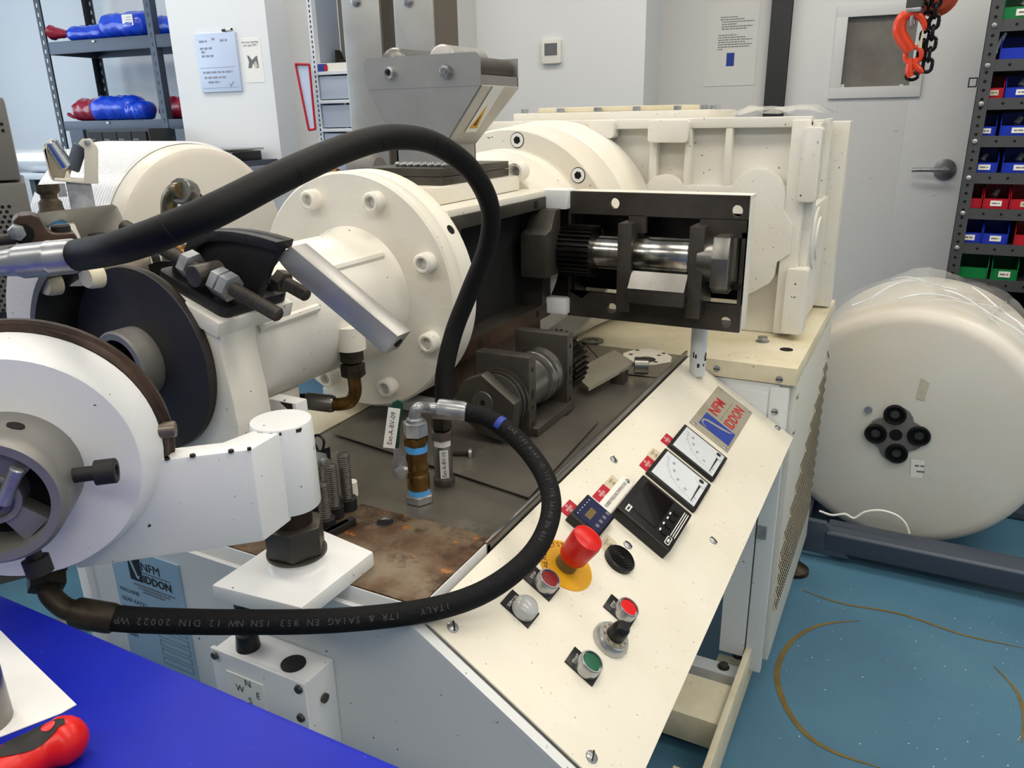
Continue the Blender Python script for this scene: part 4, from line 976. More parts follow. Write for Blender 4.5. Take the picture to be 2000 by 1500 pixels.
GLY = {}
def glyph(ch):
    if ch not in GLY:
        cu = bpy.data.curves.new('t', 'FONT'); cu.body = ch; cu.size = 1; cu.align_x = 'CENTER'; cu.align_y = 'CENTER'; cu.resolution_u = 2
        o = bpy.data.objects.new('t', cu); COL.objects.link(o); bpy.context.view_layer.update()
        me = bpy.data.meshes.new_from_object(o.evaluated_get(bpy.context.evaluated_depsgraph_get()))
        GLY[ch] = ([v.co.copy() for v in me.vertices], [tuple(p.vertices) for p in me.polygons])
        bpy.data.objects.remove(o); bpy.data.curves.remove(cu); bpy.data.meshes.remove(me)
    return GLY[ch]
def letters_along(P, start, body, size, r, tilt, m, parent):
    b = MB(); L = [0]
    for a, c in zip(P, P[1:]): L.append(L[-1] + (c - a).length)
    s_ = start
    for ch in body:
        if s_ > L[-1]: break
        if ch != ' ':
            k = max(i for i in range(len(P) - 1) if L[i] <= s_); f_ = (s_ - L[k]) / (L[k + 1] - L[k]); p = P[k].lerp(P[k + 1], f_)
            x = (P[k + 1] - P[k]).normalized(); n_ = V((.45, -.75, tilt)); n_ = (n_ - x * n_.dot(x)).normalized()
            M = frame(p + n_ * (r + .0003), x, n_.cross(x), n_); vs, fs = glyph(ch); b.M = M
            b._add([(v.x * size, v.y * size, 0) for v in vs], fs)
        s_ += size * .72
    return b.build('hose_print', m, parent)
letters_along(P2, .40, 'ITALY   ITR & SAIAG EN 853 1SN NW 12 DIN 20022 WP 160 BAR SAE 100 R1AT ID 1/2"', .0090, .0122, .55, 'hose_ink', t2)
letters_along(P2, .07, 'SAE 100 R1AT ID 1/2" ITR SAIAG EN 853', .0075, .0122, 1.2, 'hose_ink', t2)
k = P2[12]; a = (P2[13] - P2[11]).normalized()
MB().lathe([(0, .0124), (.008, .0124)], k, a, 10, arc=(0, 2.2)).build('paint_dab', 'ink_blue', t2)
vt = atz(820, 976, ZT + .001)                           # foot of the ball valve
f0 = P2[0]; f1 = far(862, 799, 1.03)
dv = f1 - f0
MB().lathe([(-.004, .009), (-.004, .0125), (0, .0138), (.030, .0138), (.034, .013), (.036, .009), (.036, 0)], f0, dv, 30).build('crimped_ferrule', 'zinc', t2)
etop = V((vt.x, vt.y, .928))
MB().tube(catmull([f0 + dv.normalized() * .034, f1 + dv.normalized() * .004, far(835, 797, 1.03), etop + V((.004, .002, .016)), etop + V((0, 0, .004)), etop], 6), .0080, 18).build('elbow', 'zinc', t2)
g0 = P2[-1]; g1 = far(160, 1198, .85)
MB().lathe([(-.004, .009), (-.004, .0135), (0, .0142), (.030, .0142), (.034, .011), (.034, 0)], g0, g1 - g0, 12).build('crimped_ferrule', 'bronze_dirty', t2)
MB().tube(catmull([g1, far(125, 1186, .856), far(98, 1160, .862), far(92, 1128, .868), far(92, 1100, .872)], 6), .0098, 16).build('elbow', 'bronze_dirty', t2)
MB().hexa(far(92, 1150, .863), far(91, 1124, .868), .017).hexa(far(91, 1122, .868), far(91, 1098, .872), .018).build('hex_nut', 'bronze_dirty', t2)

# fitting marked BV-10 under the arching hose
f10 = thing('hose_fitting', 'upright steel hose fitting labelled Ext-A-BV-10 on the tray', 'pipe fitting', (vb.x, vb.y, ZT))
def vlathe(prof, o, name, m, parent, seg=24): return MB().lathe([(z, r) for z, r in prof], (o.x, o.y, 0), (0, 0, 1), seg).build(name, m, parent)
vlathe([(ZT, 0), (ZT, .0145), (.814, .0155), (.820, .0155), (.823, .0135), (.823, 0)], vb, 'foot', 'dark_steel', f10)
body = vlathe([(.823, 0), (.823, .0135), (.866, .0135), (.870, .012), (.870, 0)], vb, 'valve_body', 'bare_steel', f10, 10)
vlathe([(.870, 0), (.870, .0115), (.879, .0115), (.879, 0)], vb, 'thread_tape', 'label_white', f10)
MB().hexa((vb.x, vb.y, .879), (vb.x, vb.y, .893), .0155, rot=.2).build('hex_nut', 'bare_steel', f10)
MB().hexa((vb.x, vb.y, .895), (vb.x, vb.y, .914), .0150, rot=.5).build('hex_nut', 'bronze_dirty', f10)
MB().cyl((vb.x, vb.y, .914), P1[-1] + V((0, 0, -.004)), .0085, seg=18).build('nipple', 'dark_steel', f10)
MB().lathe([(0, .010), (0, .0142), (.022, .0142), (.022, .010)], P1[-1] + V((0, 0, -.018)), (P1[-4] - P1[-1]), 12, closed=True).build('ferrule', 'dark_steel', f10)
ML = frame((vb.x + .0085, vb.y - .0108, .846), (0, 0, 1), V((-.78, -.62, 0)), V((.62, -.78, 0)))
lb = MB(ML).box(-.021, .021, -.006, .006, 0, .0012).build('white_label', 'label_white', f10)
text('Ext-A-BV-10', ML @ Matrix.Translation((0, 0, .0012)), .0082, 'ink', lb, sx=.92)
# ball valve marked BV-09
bv = thing('ball_valve', 'brass ball valve with a green lever labelled Ext-A-BV-09 on the tray', 'valve', (vt.x, vt.y, ZT))
MB().hexa((vt.x, vt.y, ZT), (vt.x, vt.y, .822), .0195, rot=.3).build('base_nut', 'zinc', bv)
vlathe([(.822, 0), (.822, .0145), (.830, .0140), (.830, 0)], vt, 'tape_band', 'tape_blue', bv)
vlathe([(.830, 0), (.830, .0155), (.848, .0155), (.852, .0135), (.858, .0150), (.862, .0150), (.866, .0130), (.880, .0145), (.884, .0145), (.884, 0)], vt, 'brass_body', 'brass', bv, 12)
vlathe([(.884, 0), (.884, .0148), (.893, .0145), (.893, 0)], vt, 'tape_band', 'tape_blue', bv)
MB().hexa((vt.x, vt.y, .893), (vt.x, vt.y, .905), .0165, rot=.1).build('hex_nut', 'brass', bv)
MB().hexa((vt.x, vt.y, .906), (vt.x, vt.y, .926), .0165, rot=.6).build('hex_nut', 'zinc', bv)
vlathe([(.924, 0), (.924, .012), (.930, .011), (.932, .008), (.932, 0)], vt, 'collar', 'zinc', bv)
lft = V((-.82, -.57, 0)); twd = V((.57, -.82, 0)); hx = V((vt.x, vt.y, .858)) + lft * .024 + twd * .002
MB().cyl((vt.x, vt.y, .858), hx, .006, seg=14).build('stem', 'zinc', bv)
FRM = frame(hx, -lft, (0, 0, 1), twd)
MB(FRM).prism([(-.0085, -.011), (.004, -.013), (.010, -.006), (.0115, .006), (.009, .018), (.004, .028), (-.003, .050), (-.011, .048), (-.006, .028), (-.009, .012), (-.0105, 0)], -.002, .001, 'z', .0008).build('lever', 'zinc', bv)
MB().hexa(hx + twd * .001, hx + twd * .007, .0075).build('stem_nut', 'zinc', bv)
grip = [(-.016, .036), (.001, .032), (.004, .060), (.010, .088), (.010, .096), (.004, .100), (-.003, .097), (-.007, .085)]
lv2 = MB(FRM).prism(grip, -.0035, .002, 'z', .0012).build('lever_grip', 'green_dark', bv)
ua = math.radians(79); ML = FRM @ Matrix.Translation((-.0065, .062, .0022)) @ Matrix.Rotation(ua, 4, 'Z')
lb = MB(ML).box(-.028, .028, -.0078, .0078, 0, .0010).build('white_label', 'label_white', lv2)
text('Ext-A-BV-09', ML @ Matrix.Translation((0, 0, .0010)), .0090, 'ink', lb, sx=1.0)

# ================================================================== loose things on the tray
def sheet(name, label, pts, z, th, m='tray_steel', cat='sheet'):
    o = MB().prism([(p.x, p.y) for p in pts], z, z + th, 'z').build(name, m); return tag(o, label, cat)
sheet('steel_sheet', 'thin grey steel sheet lying under the spare roller unit', [atz(650, 850, ZT), atz(1033, 977, ZT), atz(1168, 828, ZT), V((-.60, 1.13, 0)), V((-.78, 1.0, 0))], ZT + .0030, .0016)
sheet('back_sheet', 'thin brownish steel sheet at the back of the tray under the gasket', [V((-.515, 1.402, 0)), V((-.412, 1.41, 0)), V((-.412, 1.572, 0)), V((-.64, 1.572, 0))], ZT + .0006, .0012)
# spare roller unit
sr = thing('spare_roller_unit', 'spare feed roller in two steel side plates with gear, lying on the tray', 'roller unit', (-.56, 1.08, ZT + .002))
AX, AZ2 = -.560, .876
z0 = ZT + .0048
def sideplate(y0, y1, x0, x1, z1):
    p = MB().box(x0, x1, y0, y1, z0, z1, .0012).build('side_plate', 'dark_steel', sr)
    ym = (y0 + y1) / 2
    for z, h in ((z1 - .022, .004), (z0 + .070, .008), (z0 + .048, .003), (z0 + .018, .004)):
        MB().prism(rrect(ym - .0032, ym + .0032, z - h, z + h, .003, 4), x1 - .0005, x1 + .0004, 'x').build('slot', 'void', p)
sideplate(1.022, 1.048, -.606, -.511, .948); sideplate(1.160, 1.184, -.606, -.506, .950)
nut = MB().prism([(-.622, .878), (-.602, .913), (-.570, .927), (-.513, .887), (-.518, .840), (-.535, .822), (-.575, .830), (-.607, .850)], .975, 1.000, 'y', .0015).build('end_block', 'dark_steel', sr)
MB().lathe([(0, 0), (0, .0185), (.001, .0180), (.001, .0165), (.0006, .0160), (.0006, 0)], (AX - .008, .9752, .882), (0, -1, 0), 30).build('end_cap', 'bare_steel', nut)
MB().lathe([(.001, 0), (.001, .0045), (.0016, .0045), (.0016, 0)], (AX - .008, .9752, .882), (0, -1, 0), 16).build('centre_hole', 'void', nut)
for i, (r, m) in enumerate(((.046, 'bare_steel'), (.049, 'dark_steel'), (.047, 'bare_steel'), (.050, 'dark_steel'))):
    MB().cyl((AX, 1.000 + i * .0055, AZ2), (AX, 1.0050 + i * .0055, AZ2), r, seg=44).build('bearing_ring', m, sr)
MB().lathe([(0, 0), (0, .040), (.070, .041), (.072, .046), (.082, .046), (.083, .043), (.086, .046), (.096, .046), (.097, .043), (.112, .048), (.112, 0)], (AX, 1.048, AZ2), (0, 1, 0), 48).build('roller', 'bare_steel', sr)
g = MB(); n = 34; R = .058; pr = []
for i in range(n):
    for k, r in ((0, R), (.3, R), (.45, R - .006), (.85, R - .006)):
        a = 2 * PI * (i + k) / n; pr.append((AX + r * math.cos(a), AZ2 + r * math.sin(a)))
g.prism(pr, 1.188, 1.250, 'y'); g.build('gear', 'oily_iron', sr, sharp=15)
MB().box(-.60, -.50, 1.03, 1.18, z0, z0 + .014, .001).build('base_bar', 'dark_steel', sr)
# scraper blade with roller end
sb = thing('scraper_blade', 'worn flat scraper blade with a round end propped behind the spare gear', 'scraper', (-.51, 1.38, ZT))
c1, c2, c3, c4 = atz(1200, 683, .842), atz(1239, 708, .842), atz(1150, 757, .832), atz(1114, 727, .832)
MB()._add([c1, c2, c3, c4] + [c + V((0, 0, -.007)) for c in (c1, c2, c3, c4)], [(0, 1, 2, 3), (7, 6, 5, 4), (0, 4, 5, 1), (1, 5, 6, 2), (2, 6, 7, 3), (3, 7, 4, 0)]).build('blade', 'alu_plate', sb)
p = c2 + V((.012, .004, -.006)); MB().cyl(p + V((-.012, -.004, 0)), p + V((.014, .005, 0)), .017, seg=26, bev=.001).build('round_end', 'bare_steel', sb)
MB().box(c2.x - .03, c2.x - .005, c2.y - .05, c2.y - .02, ZT, c2.z - .008).build('block', 'dark_steel', sb)
# cream gasket with holes
gq = [atz(px, py, ZT + .003) for px, py in ((1217, 690), (1235, 684), (1265, 680), (1293, 685), (1312, 697), (1310, 707), (1280, 712), (1255, 713), (1235, 706), (1218, 697))]
gk = thing('paper_gasket', 'cream lobed paper gasket with a big round hole at the back of the tray', 'gasket', (gq[0].x, gq[0].y, ZT))
MB().prism([(p.x, p.y) for p in gq], ZT + .002, ZT + .0032, 'z').build('gasket_sheet', 'cream', gk)
ch = atz(1262, 702, ZT + .0034); MB().cyl(ch, ch + V((0, 0, .0003)), .020, seg=28).build('centre_hole', 'oily_iron', gk)
for px, py in ((1232, 692), (1287, 694), (1281, 707), (1245, 684), (1296, 690)):
    c = atz(px, py, ZT + .0034); MB().cyl(c, c + V((0, 0, .0003)), .0045, seg=14).build('bolt_hole', 'oily_iron', gk)
c = atz(1157, 668, ZT); w_ = MB().ringc((c.x, c.y, ZT + .0005), (c.x, c.y, ZT + .005), .026, .013).build('flat_washer', 'bare_steel'); tag(w_, 'flat steel washer lying behind the spare roller gear', 'washer')
# loose hose-clamp screw beside the BV-10 fitting
c = atz(905, 888, ZT + .006)
cs = thing('loose_stud', 'short greasy threaded stud lying beside the upright fitting', 'stud', (c.x, c.y, ZT))
threaded(c + V((-.022, -.008, 0)), c + V((.010, .004, .001)), .0045, 'bronze_dirty', cs)
MB().ringc(c + V((.008, .003, .001)), c + V((.012, .005, .001)), .0085, .004, 18).build('washer', 'zinc', cs)
# four long cap screws standing on their heads, keys, clip
def standing(px, py, h, r, label, z=.822):
    c = atz(px, py, z); t = thing('cap_screw', label, 'bolt', (c.x, c.y, z), 'cap screws standing on the rusty slab')
    MB().lathe([(0, 0), (0, r * 1.5), (r * 1.9, r * 1.5), (r * 2.0, r * 1.35), (r * 2.0, 0)], (c.x, c.y, z), (0, 0, 1), 24).build('socket_head', 'black_matt', t)
    threaded((c.x, c.y, z + r * 2), (c.x, c.y, z + h), r, 'dark_steel', t, 'threaded_shank', pitch=.0028)
standing(680, 993, .078, .0082, 'tallest black cap screw standing at the right of the cluster')
standing(655, 1008, .072, .0080, 'black cap screw standing in the middle of the cluster')
standing(638, 1032, .062, .0080, 'short black cap screw standing at the front beside the hinge boss')
standing(624, 992, .062, .0070, 'black cap screw half hidden behind the hinge boss')
c = atz(689, 968, .822); o = MB().cyl((c.x, c.y, .822), (c.x, c.y, .844), .0075, seg=16, bev=.001).build('white_plug', 'cream'); tag(o, 'small cream plug standing behind the tallest cap screw', 'plug')
for px, py, lab in ((668, 1028, 'black key bar nearest the rusty hole'), (658, 1034, 'black key bar in the middle of the pair'), (648, 1040, 'black key bar nearest the hinge nut')):
    c = atz(px, py, .8265); d_ = V((.008, .034, 0)); o = MB(frame(c, V((.97, -.22, 0)), V((.22, .97, 0)), (0, 0, 1))).box(-.0045, .0045, -.019, .019, -.004, .005, .001).build('key_bar', 'black_matt'); tag(o, lab, 'key', 'loose black key bars')
c = atz(626, 892, ZT + .002)
bc = thing('binder_clip', 'black spring clip lying behind the hinge boss on the tray', 'clip', (c.x, c.y, ZT))
MB(frame(c, V((.9, .1, .3)), V((-.3, .1, .9)), V((.05, -1, .1)))).prism([(-.016, -.012), (.014, -.014), (.020, .012), (-.006, .010)], -.004, .004, 'z', .001).build('clip_body', 'black_plastic', bc)
MB().tube(catmull([c + V((-.004, 0, .010)), c + V((-.012, 0, .028)), c + V((0, 0, .036)), c + V((.010, 0, .028)), c + V((.006, 0, .012))]), .002, 8).build('wire_loop', 'black_plastic', bc)
c = atz(622, 940, .83); o = MB().hexa((c.x - .012, c.y, .862), (c.x + .012, c.y, .862), .012).cyl((c.x - .02, c.y, .862), (c.x + .02, c.y, .862), .006).cyl((c.x, c.y, ZT), (c.x, c.y, .862), .007).build('grease_nipple', 'zinc'); tag(o, 'small zinc grease fitting peeking out behind the hinge boss', 'fitting')

# ================================================================== blue bench in front
ZBN = .90
bn = thing('work_bench', 'bench with a bright blue scratched top in the foreground', 'workbench', (-.7, -.1, 0))
MB().box(-1.7, .15, -.55, .316, ZBN - .03, ZBN, .006).build('bench_top', 'blue_bench', bn)
for x in (-1.64, .08):
    for y in (-.5, .25): MB().box(x - .03, x + .03, y - .03, y + .03, 0, ZBN - .03, .003).build('leg', 'rack_grey', bn)
MB().box(-1.62, .06, .24, .27, .12, .16).build('stretcher', 'rack_grey', bn)
def zt_(px, py, z): return atz(px, py, z)
pc = [atz(px, py, ZBN) for px, py in ((-60, 1180), (0, 1232), (30, 1262), (150, 1378), (120, 1395), (-60, 1465))]
pv = [(p.x, p.y) for p in pc]
o = MB().prism(pv, ZBN + .0004, ZBN + .0012, 'z').build('paper_sheet', 'paper'); tag(o, 'white paper sheet lying on the blue bench', 'paper')
c = atz(-50, 1348, ZBN + .03); o = MB().lathe([(0, 0), (0, .0175), (.001, .018), (.045, .018), (.046, .017), (.046, .0)], (c.x, c.y, ZBN + .0015), (0, 0, 1), 40).build('steel_plug', 'bare_steel'); tag(o, 'round bare steel part standing on the white paper', 'steel part')
# red and black handled tool
hd = thing('hand_tool', 'tool with a red and dark grey moulded handle on the blue bench', 'hand tool', tuple(atz(100, 1440, ZBN)))
ph = [atz(px, py, ZBN + .0162) for px, py in ((122, 1447), (85, 1462), (50, 1482), (10, 1510), (-40, 1550))]
P = catmull(ph, 8); n = len(P); t = (P[1] - P[0]).normalized()
caps = [(-.0158, .001), (-.0150, .0050), (-.0125, .0098), (-.0085, .0134), (-.004, .0153)]
PP = [P[0] + t * a_ for a_, _ in caps] + P; RR_ = [r for _, r in caps] + [.0160 - .0022 * math.sin(PI * min(1, i / 20)) for i in range(n)]
vs = []; fs = []
for i, p in enumerate(PP):
    t = (PP[min(i + 1, len(PP) - 1)] - PP[max(i - 1, 0)]).normalized(); u_ = V((0, 0, 1)); v_ = t.cross(u_).normalized()
    for k in range(20): a_ = 2 * PI * k / 20; vs.append(p + (u_ * math.cos(a_) + v_ * math.sin(a_)) * RR_[i])
for i in range(len(PP) - 1):
    for k in range(20): fs.append((i * 20 + k, i * 20 + (k + 1) % 20, (i + 1) * 20 + (k + 1) % 20, (i + 1) * 20 + k))
fs += [tuple(range(19, -1, -1)), tuple(range((len(PP) - 1) * 20, len(PP) * 20))]
MB()._add(vs, fs).build('handle', 'red', hd, sharp=80)
def inset(i0, i1, a0_, a1_, off, name, m):
    vs = []; fs = []; N = i1 - i0 + 1; K = 7
    for i in range(i0, i1 + 1):
        p = PP[i]; t = (PP[min(i + 1, len(PP) - 1)] - PP[i - 1]).normalized(); u_ = V((0, 0, 1)); v_ = t.cross(u_).normalized(); e_ = max(0, math.sin(PI * (i - i0) / max(1, i1 - i0))) ** .5 if i1 - i0 > 1 else 1
        e_ = max(e_, .25); am = (a0_ + a1_) / 2
        for k in range(K): a_ = am + (a1_ - a0_) * (k / (K - 1) - .5) * e_; vs.append(p + (u_ * math.cos(a_) + v_ * math.sin(a_)) * (RR_[i] + off))
    for i in range(N - 1):
        for k in range(K - 1): fs.append((i * K + k, i * K + k + 1, (i + 1) * K + k + 1, (i + 1) * K + k))
    MB()._add(vs, fs).build(name, m, hd, sharp=80)
inset(4, 30, -.75, .55, .0006, 'grip_inset', 'black_matt'); inset(6, 12, -.3, .25, .0010, 'red_window', 'red'); inset(12, 34, 1.9, 2.9, .0006, 'lower_inset', 'black_matt')

# ================================================================== background, left
def L_(px, py, n): return ln(atn(px, py, n))[0]
def Z_(px, py, n): return atn(px, py, n).z
def rb_(l0, l1, n0, n1, z0, z1, name, m, parent=None, bev=0): return MB(ROOM).box(min(l0, l1), max(l0, l1), n0, n1, min(z0, z1), max(z0, z1), bev).build(name, m, parent)
# ---- grey shelving rack with bags
n0, n1 = 3.60, 3.98
la, lb_ = L_(70, 30, n0), L_(283, 30, n0); le = L_(425, 30, n0)
zs_ = [(Z_(180, 76, n0), Z_(180, 101, n0)), (Z_(220, 235, n0), Z_(220, 254, n0))]
rk = thing('shelving_rack', 'dark grey slotted steel shelving rack behind the wrapped roll', 'shelf', RN((la + lb_) / 2, 3.7, 0))
def post(l, n, sl, sn, parent, m='rack_dark', h=2.35, slots='tool_white'):
    p = MB(ROOM).prism([(l, n), (l + sl * .045, n), (l + sl * .045, n + sn * .003), (l + sl * .003, n + sn * .003), (l + sl * .003, n + sn * .045), (l, n + sn * .045)], 0, h, 'z').build('post', m, parent)
    t = MB(ROOM); fn = n - .0006 if sn > 0 else n + sn * .003 - .0008
    for i in range(int(h / .05)): t.box(l + sl * .018, l + sl * .027, fn - .0004, fn + .0004, .05 * i + .012, .05 * i + .034)
    tag(t.build('post_slots', slots, p), kind='stuff'); return p
post(la, n0, 1, 1, rk); post(lb_ + .045, n0, -1, 1, rk, 'rack_grey', slots='rack_dark'); post(la, n1, 1, -1, rk); post(le, n1, -1, -1, rk); post(le, n0, -1, 1, rk)
for zt2, zb2 in zs_ + [(.55, .49)]:
    rb_(la + .004, le - .004, n0 + .0035, n0 + .022, zb2, zt2, 'front_beam', 'rack_grey', rk, .002)
    rb_(la + .004, le - .004, n1 - .022, n1 - .0035, zb2, zt2, 'rear_beam', 'rack_grey', rk)
    rb_(la + .004, la + .02, n0 + .022, n1 - .022, zb2, zt2, 'side_beam', 'rack_grey', rk); rb_(le - .02, le - .004, n0 + .022, n1 - .022, zb2, zt2, 'side_beam', 'rack_grey', rk)
    rb_(la + .01, le - .01, n0 + .01, n1 - .01, zt2 - .012, zt2 - .001, 'shelf_board', 'rack_dark', rk)
    rb_((la + lb_) / 2 - .01, (la + lb_) / 2 + .01, n0 - .003, n0 - .001, zt2 - .018, zt2 - .008, 'beam_tag', 'ink_white', rk)
def bag(l0, l1, n, z, r, m, label, name='plastic_bag', squash=.8, seed=1, taper=(.5, .6), tail=None):
    rnd = random.Random(seed); b = MB(ROOM); N = 14; K = 16; rows = []; vs = []; fs = []
    for i in range(N):
        t = i / (N - 1); e = min(1, taper[0] + t * 4, taper[1] + (1 - t) * 4)
        for k in range(K):
            a = 2 * PI * k / K; rr = r * e * (1 + rnd.uniform(-.10, .10)); zz = math.sin(a) * rr * squash
            vs.append((l0 + (l1 - l0) * t, n + math.cos(a) * rr, max(z + .001, z + r * squash * .88 + zz)))
    for i in range(N - 1):
        for k in range(K): fs.append((i * K + k, i * K + (k + 1) % K, (i + 1) * K + (k + 1) % K, (i + 1) * K + k))
    fs += [tuple(range(K)), tuple(range(N * K - 1, (N - 1) * K - 1, -1))]
    t_ = thing(name, label, 'bag', RN((l0 + l1) / 2, n, z), 'plastic bags on the shelving rack')
    b._add(vs, fs).build('bag_body', m, t_, sharp=70)
    if tail:
        q = MB(ROOM); K2 = 10; vs = []; fs = []; P = catmull(tail[0], 5)
        for i, p in enumerate(P):
            w_ = tail[1] * (.5 + .7 * i / len(P))
            for k in range(K2): a = 2 * PI * k / K2; vs.append((p[0], p[1] + math.cos(a) * w_ * (1 + .15 * rnd.random()), p[2] + math.sin(a) * w_ * .8 * (1 + .3 * rnd.random())))
        for i in range(len(P) - 1):
            for k in range(K2): fs.append((i * K2 + k, i * K2 + (k + 1) % K2, (i + 1) * K2 + (k + 1) % K2, (i + 1) * K2 + k))
        q._add(vs, fs).build('gathered_end', tail[2], t_, sharp=70)
    return t_
zu = zs_[0][0]; zl = zs_[1][0]
bl1 = bag(L_(112, 60, n0), L_(195, 60, n0), 3.68, zu, .056, 'bag_blue', 'twisted blue plastic bag with a red end on the upper shelf', seed=2, tail=([(L_(116, 60, n0), 3.66, zu + .045), (L_(100, 60, n0), 3.65, zu + .05), (L_(90, 60, n0), 3.64, zu + .055)], .038, 'bag_red'))
bl2 = bag(L_(180, 60, n0), L_(272, 60, n0), 3.70, zu, .090, 'bag_blue', 'full blue plastic bag with a white label on the upper shelf', seed=4)
q0 = L_(240, 60, n0); lbx = MB(ROOM).box(q0, q0 + .078, 3.606, 3.610, zu + .055, zu + .112).build('white_label', 'label_white', bl2)
for i in range(3): printed(ROOM @ frame((q0 + .02, 3.6055, zu + .098 - .013 * i), (1, 0, 0), (0, 0, 1), (0, -1, 0)), .01, .05, 0, .003, 'ink_grey', lbx)
bag(L_(270, 60, n0), L_(345, 60, n0), 3.765, zu, .075, 'bag_blue', 'dark blue plastic bag at the column end of the upper shelf', seed=6)
bag(L_(135, 215, n0), L_(185, 215, n0), 3.68, zl, .085, 'bag_red', 'red plastic bag with a curled end on the lower shelf', seed=8, tail=([(L_(137, 215, n0), 3.66, zl + .02), (L_(130, 215, n0), 3.65, zl + .022), (L_(122, 215, n0), 3.64, zl + .040)], .012, 'bag_red'))
bag(L_(172, 215, n0), L_(262, 215, n0), 3.66, zl, .092, 'bag_blue', 'large smooth blue plastic bag in the middle of the lower shelf', seed=9)
bag(L_(245, 215, n0), L_(282, 215, n0), 3.64, zl, .070, 'bag_blue', 'small light blue plastic bag beside the rack post on the lower shelf', seed=10)
bag(L_(278, 215, n0), L_(360, 215, n0), 3.765, zl, .085, 'bag_red', 'dark red plastic bag at the column end of the lower shelf', seed=12)
# label strip on the wall behind the rack
a_ = atn(118, 104, 4.1); q = ln(a_); o = rb_(q[0] - .03, q[0] + .035, 4.096, 4.1, q[2] - .012, q[2] + .008, 'wall_label', 'label_white'); tag(o, 'small white printed label on the wall behind the rack', 'label')
# ---- bench with organiser, film roll and scale
zb3 = Z_(70, 338, 3.0)
sb_ = thing('side_bench', 'narrow white topped bench under the shelving rack', 'bench', RN(L_(200, 330, 3.1), 3.15, 0))
bl0, bl1_ = L_(36, 338, 2.95), L_(270, 338, 2.95)
rb_(bl0, bl1_, 2.95, 3.28, zb3 - .03, zb3, 'bench_top', 'tool_white', sb_, .003)
for l in (bl0 + .05, bl1_ - .05):
    for n in (3.0, 3.22): rb_(l - .02, l + .02, n - .02, n + .02, 0, zb3 - .03, 'leg', 'rack_dark', sb_)
og = thing('drawer_organiser', 'black small parts organiser with label strips on the bench', 'organiser', RN(L_(235, 290, 3.4), 3.4, zb3))
ol0, ol1 = L_(172, 290, 3.12), L_(296, 290, 3.12); oz1 = Z_(230, 252, 3.12)
rb_(ol0, ol1, 3.12, 3.27, zb3, oz1, 'case', 'black_plastic', og)
for r_ in range(3):
    for c_ in range(4):
        lx0 = ol0 + .03 + c_ * (ol1 - ol0 - .04) / 4; zz = zb3 + .012 + r_ * (oz1 - zb3 - .02) / 3
        d_ = rb_(lx0, lx0 + (ol1 - ol0 - .04) / 4 - .006, 3.112, 3.12, zz, zz + (oz1 - zb3 - .02) / 3 - .006, 'drawer', 'black_matt', og)
        rb_(lx0 + .008, lx0 + .045, 3.1105, 3.112, zz + .018, zz + .026, 'label_strip', 'ink_grey', d_)
rb_(ol0 - .10, ol0 - .004, 3.11, 3.27, zb3, oz1, 'end_cheek', 'rack_grey', og)
fr_ = thing('film_roll', 'roll of clear stretch film lying on the bench', 'roll', RN(L_(90, 305, 3.05), 3.1, zb3))
l0_, l1_ = L_(34, 300, 3.05), L_(160, 300, 3.05); zc = zb3 + .062
MB(ROOM).lathe([(0, .034), (0, .058), (.004, .060), (l1_ - l0_, .060), (l1_ - l0_, .034)], (l0_, 3.035, zc), (1, -.03, 0), 32, closed=True).build('film', 'film_white', fr_)
MB(ROOM).lathe([(-.004, .030), (-.004, .036), (l1_ - l0_ + .004, .036), (l1_ - l0_ + .004, .030)], (l0_, 3.035, zc), (1, -.03, 0), 28, closed=True).build('cardboard_core', 'wood_block', fr_)
# scale on a stand behind the wrapped roll
sn = 3.0; zk = Z_(380, 316, sn)
st = thing('bench_scale', 'bench scale with a flat steel pan and green display behind the wrapped roll', 'scale', RN(L_(375, 310, sn), sn + .1, zk))
k0, k1 = L_(303, 300, sn), L_(455, 300, sn)
rb_(k0 + .01, k1 - .07, sn, sn + .24, zk, zk + .035, 'scale_body', 'bag_blue', st, .006)
MB(ROOM).prism([(sn - .02, zk), (sn - .03, zk + .012), (sn, zk + .044), (sn + .2, zk + .044), (sn + .2, zk)], k1 - .16, k1, 'x', .003).build('display_head', 'black_plastic', st)
MB(ROOM).prism([(sn - .032, zk + .013), (sn - .005, zk + .0425), (sn - .002, zk + .040), (sn - .029, zk + .011)], k1 - .115, k1 - .055, 'x').build('green_display', 'green_led', st)
rb_(k0, k1 - .03, sn + .01, sn + .26, zk + .046, zk + .056, 'weighing_pan', 'bright_steel', st, .002)
for l in (k0 + .04, k1 - .06): rb_(l - .015, l + .015, sn + .1, sn + .13, zk + .03, zk + .048, 'pan_support', 'dark_steel', st)
ss = thing('scale_stand', 'slim grey stand carrying the bench scale', 'stand', RN(L_(380, 310, sn), sn + .1, 0))
rb_(k0 - .02, k1 + .03, sn - .05, sn + .28, zk - .025, zk, 'stand_top', 'rack_grey', ss); rb_((k0 + k1) / 2 - .04, (k0 + k1) / 2 + .04, sn + .05, sn + .15, 0, zk - .025, 'stand_post', 'rack_grey', ss); rb_(k0, k1, sn - .03, sn + .26, 0, .02, 'stand_foot', 'rack_grey', ss)
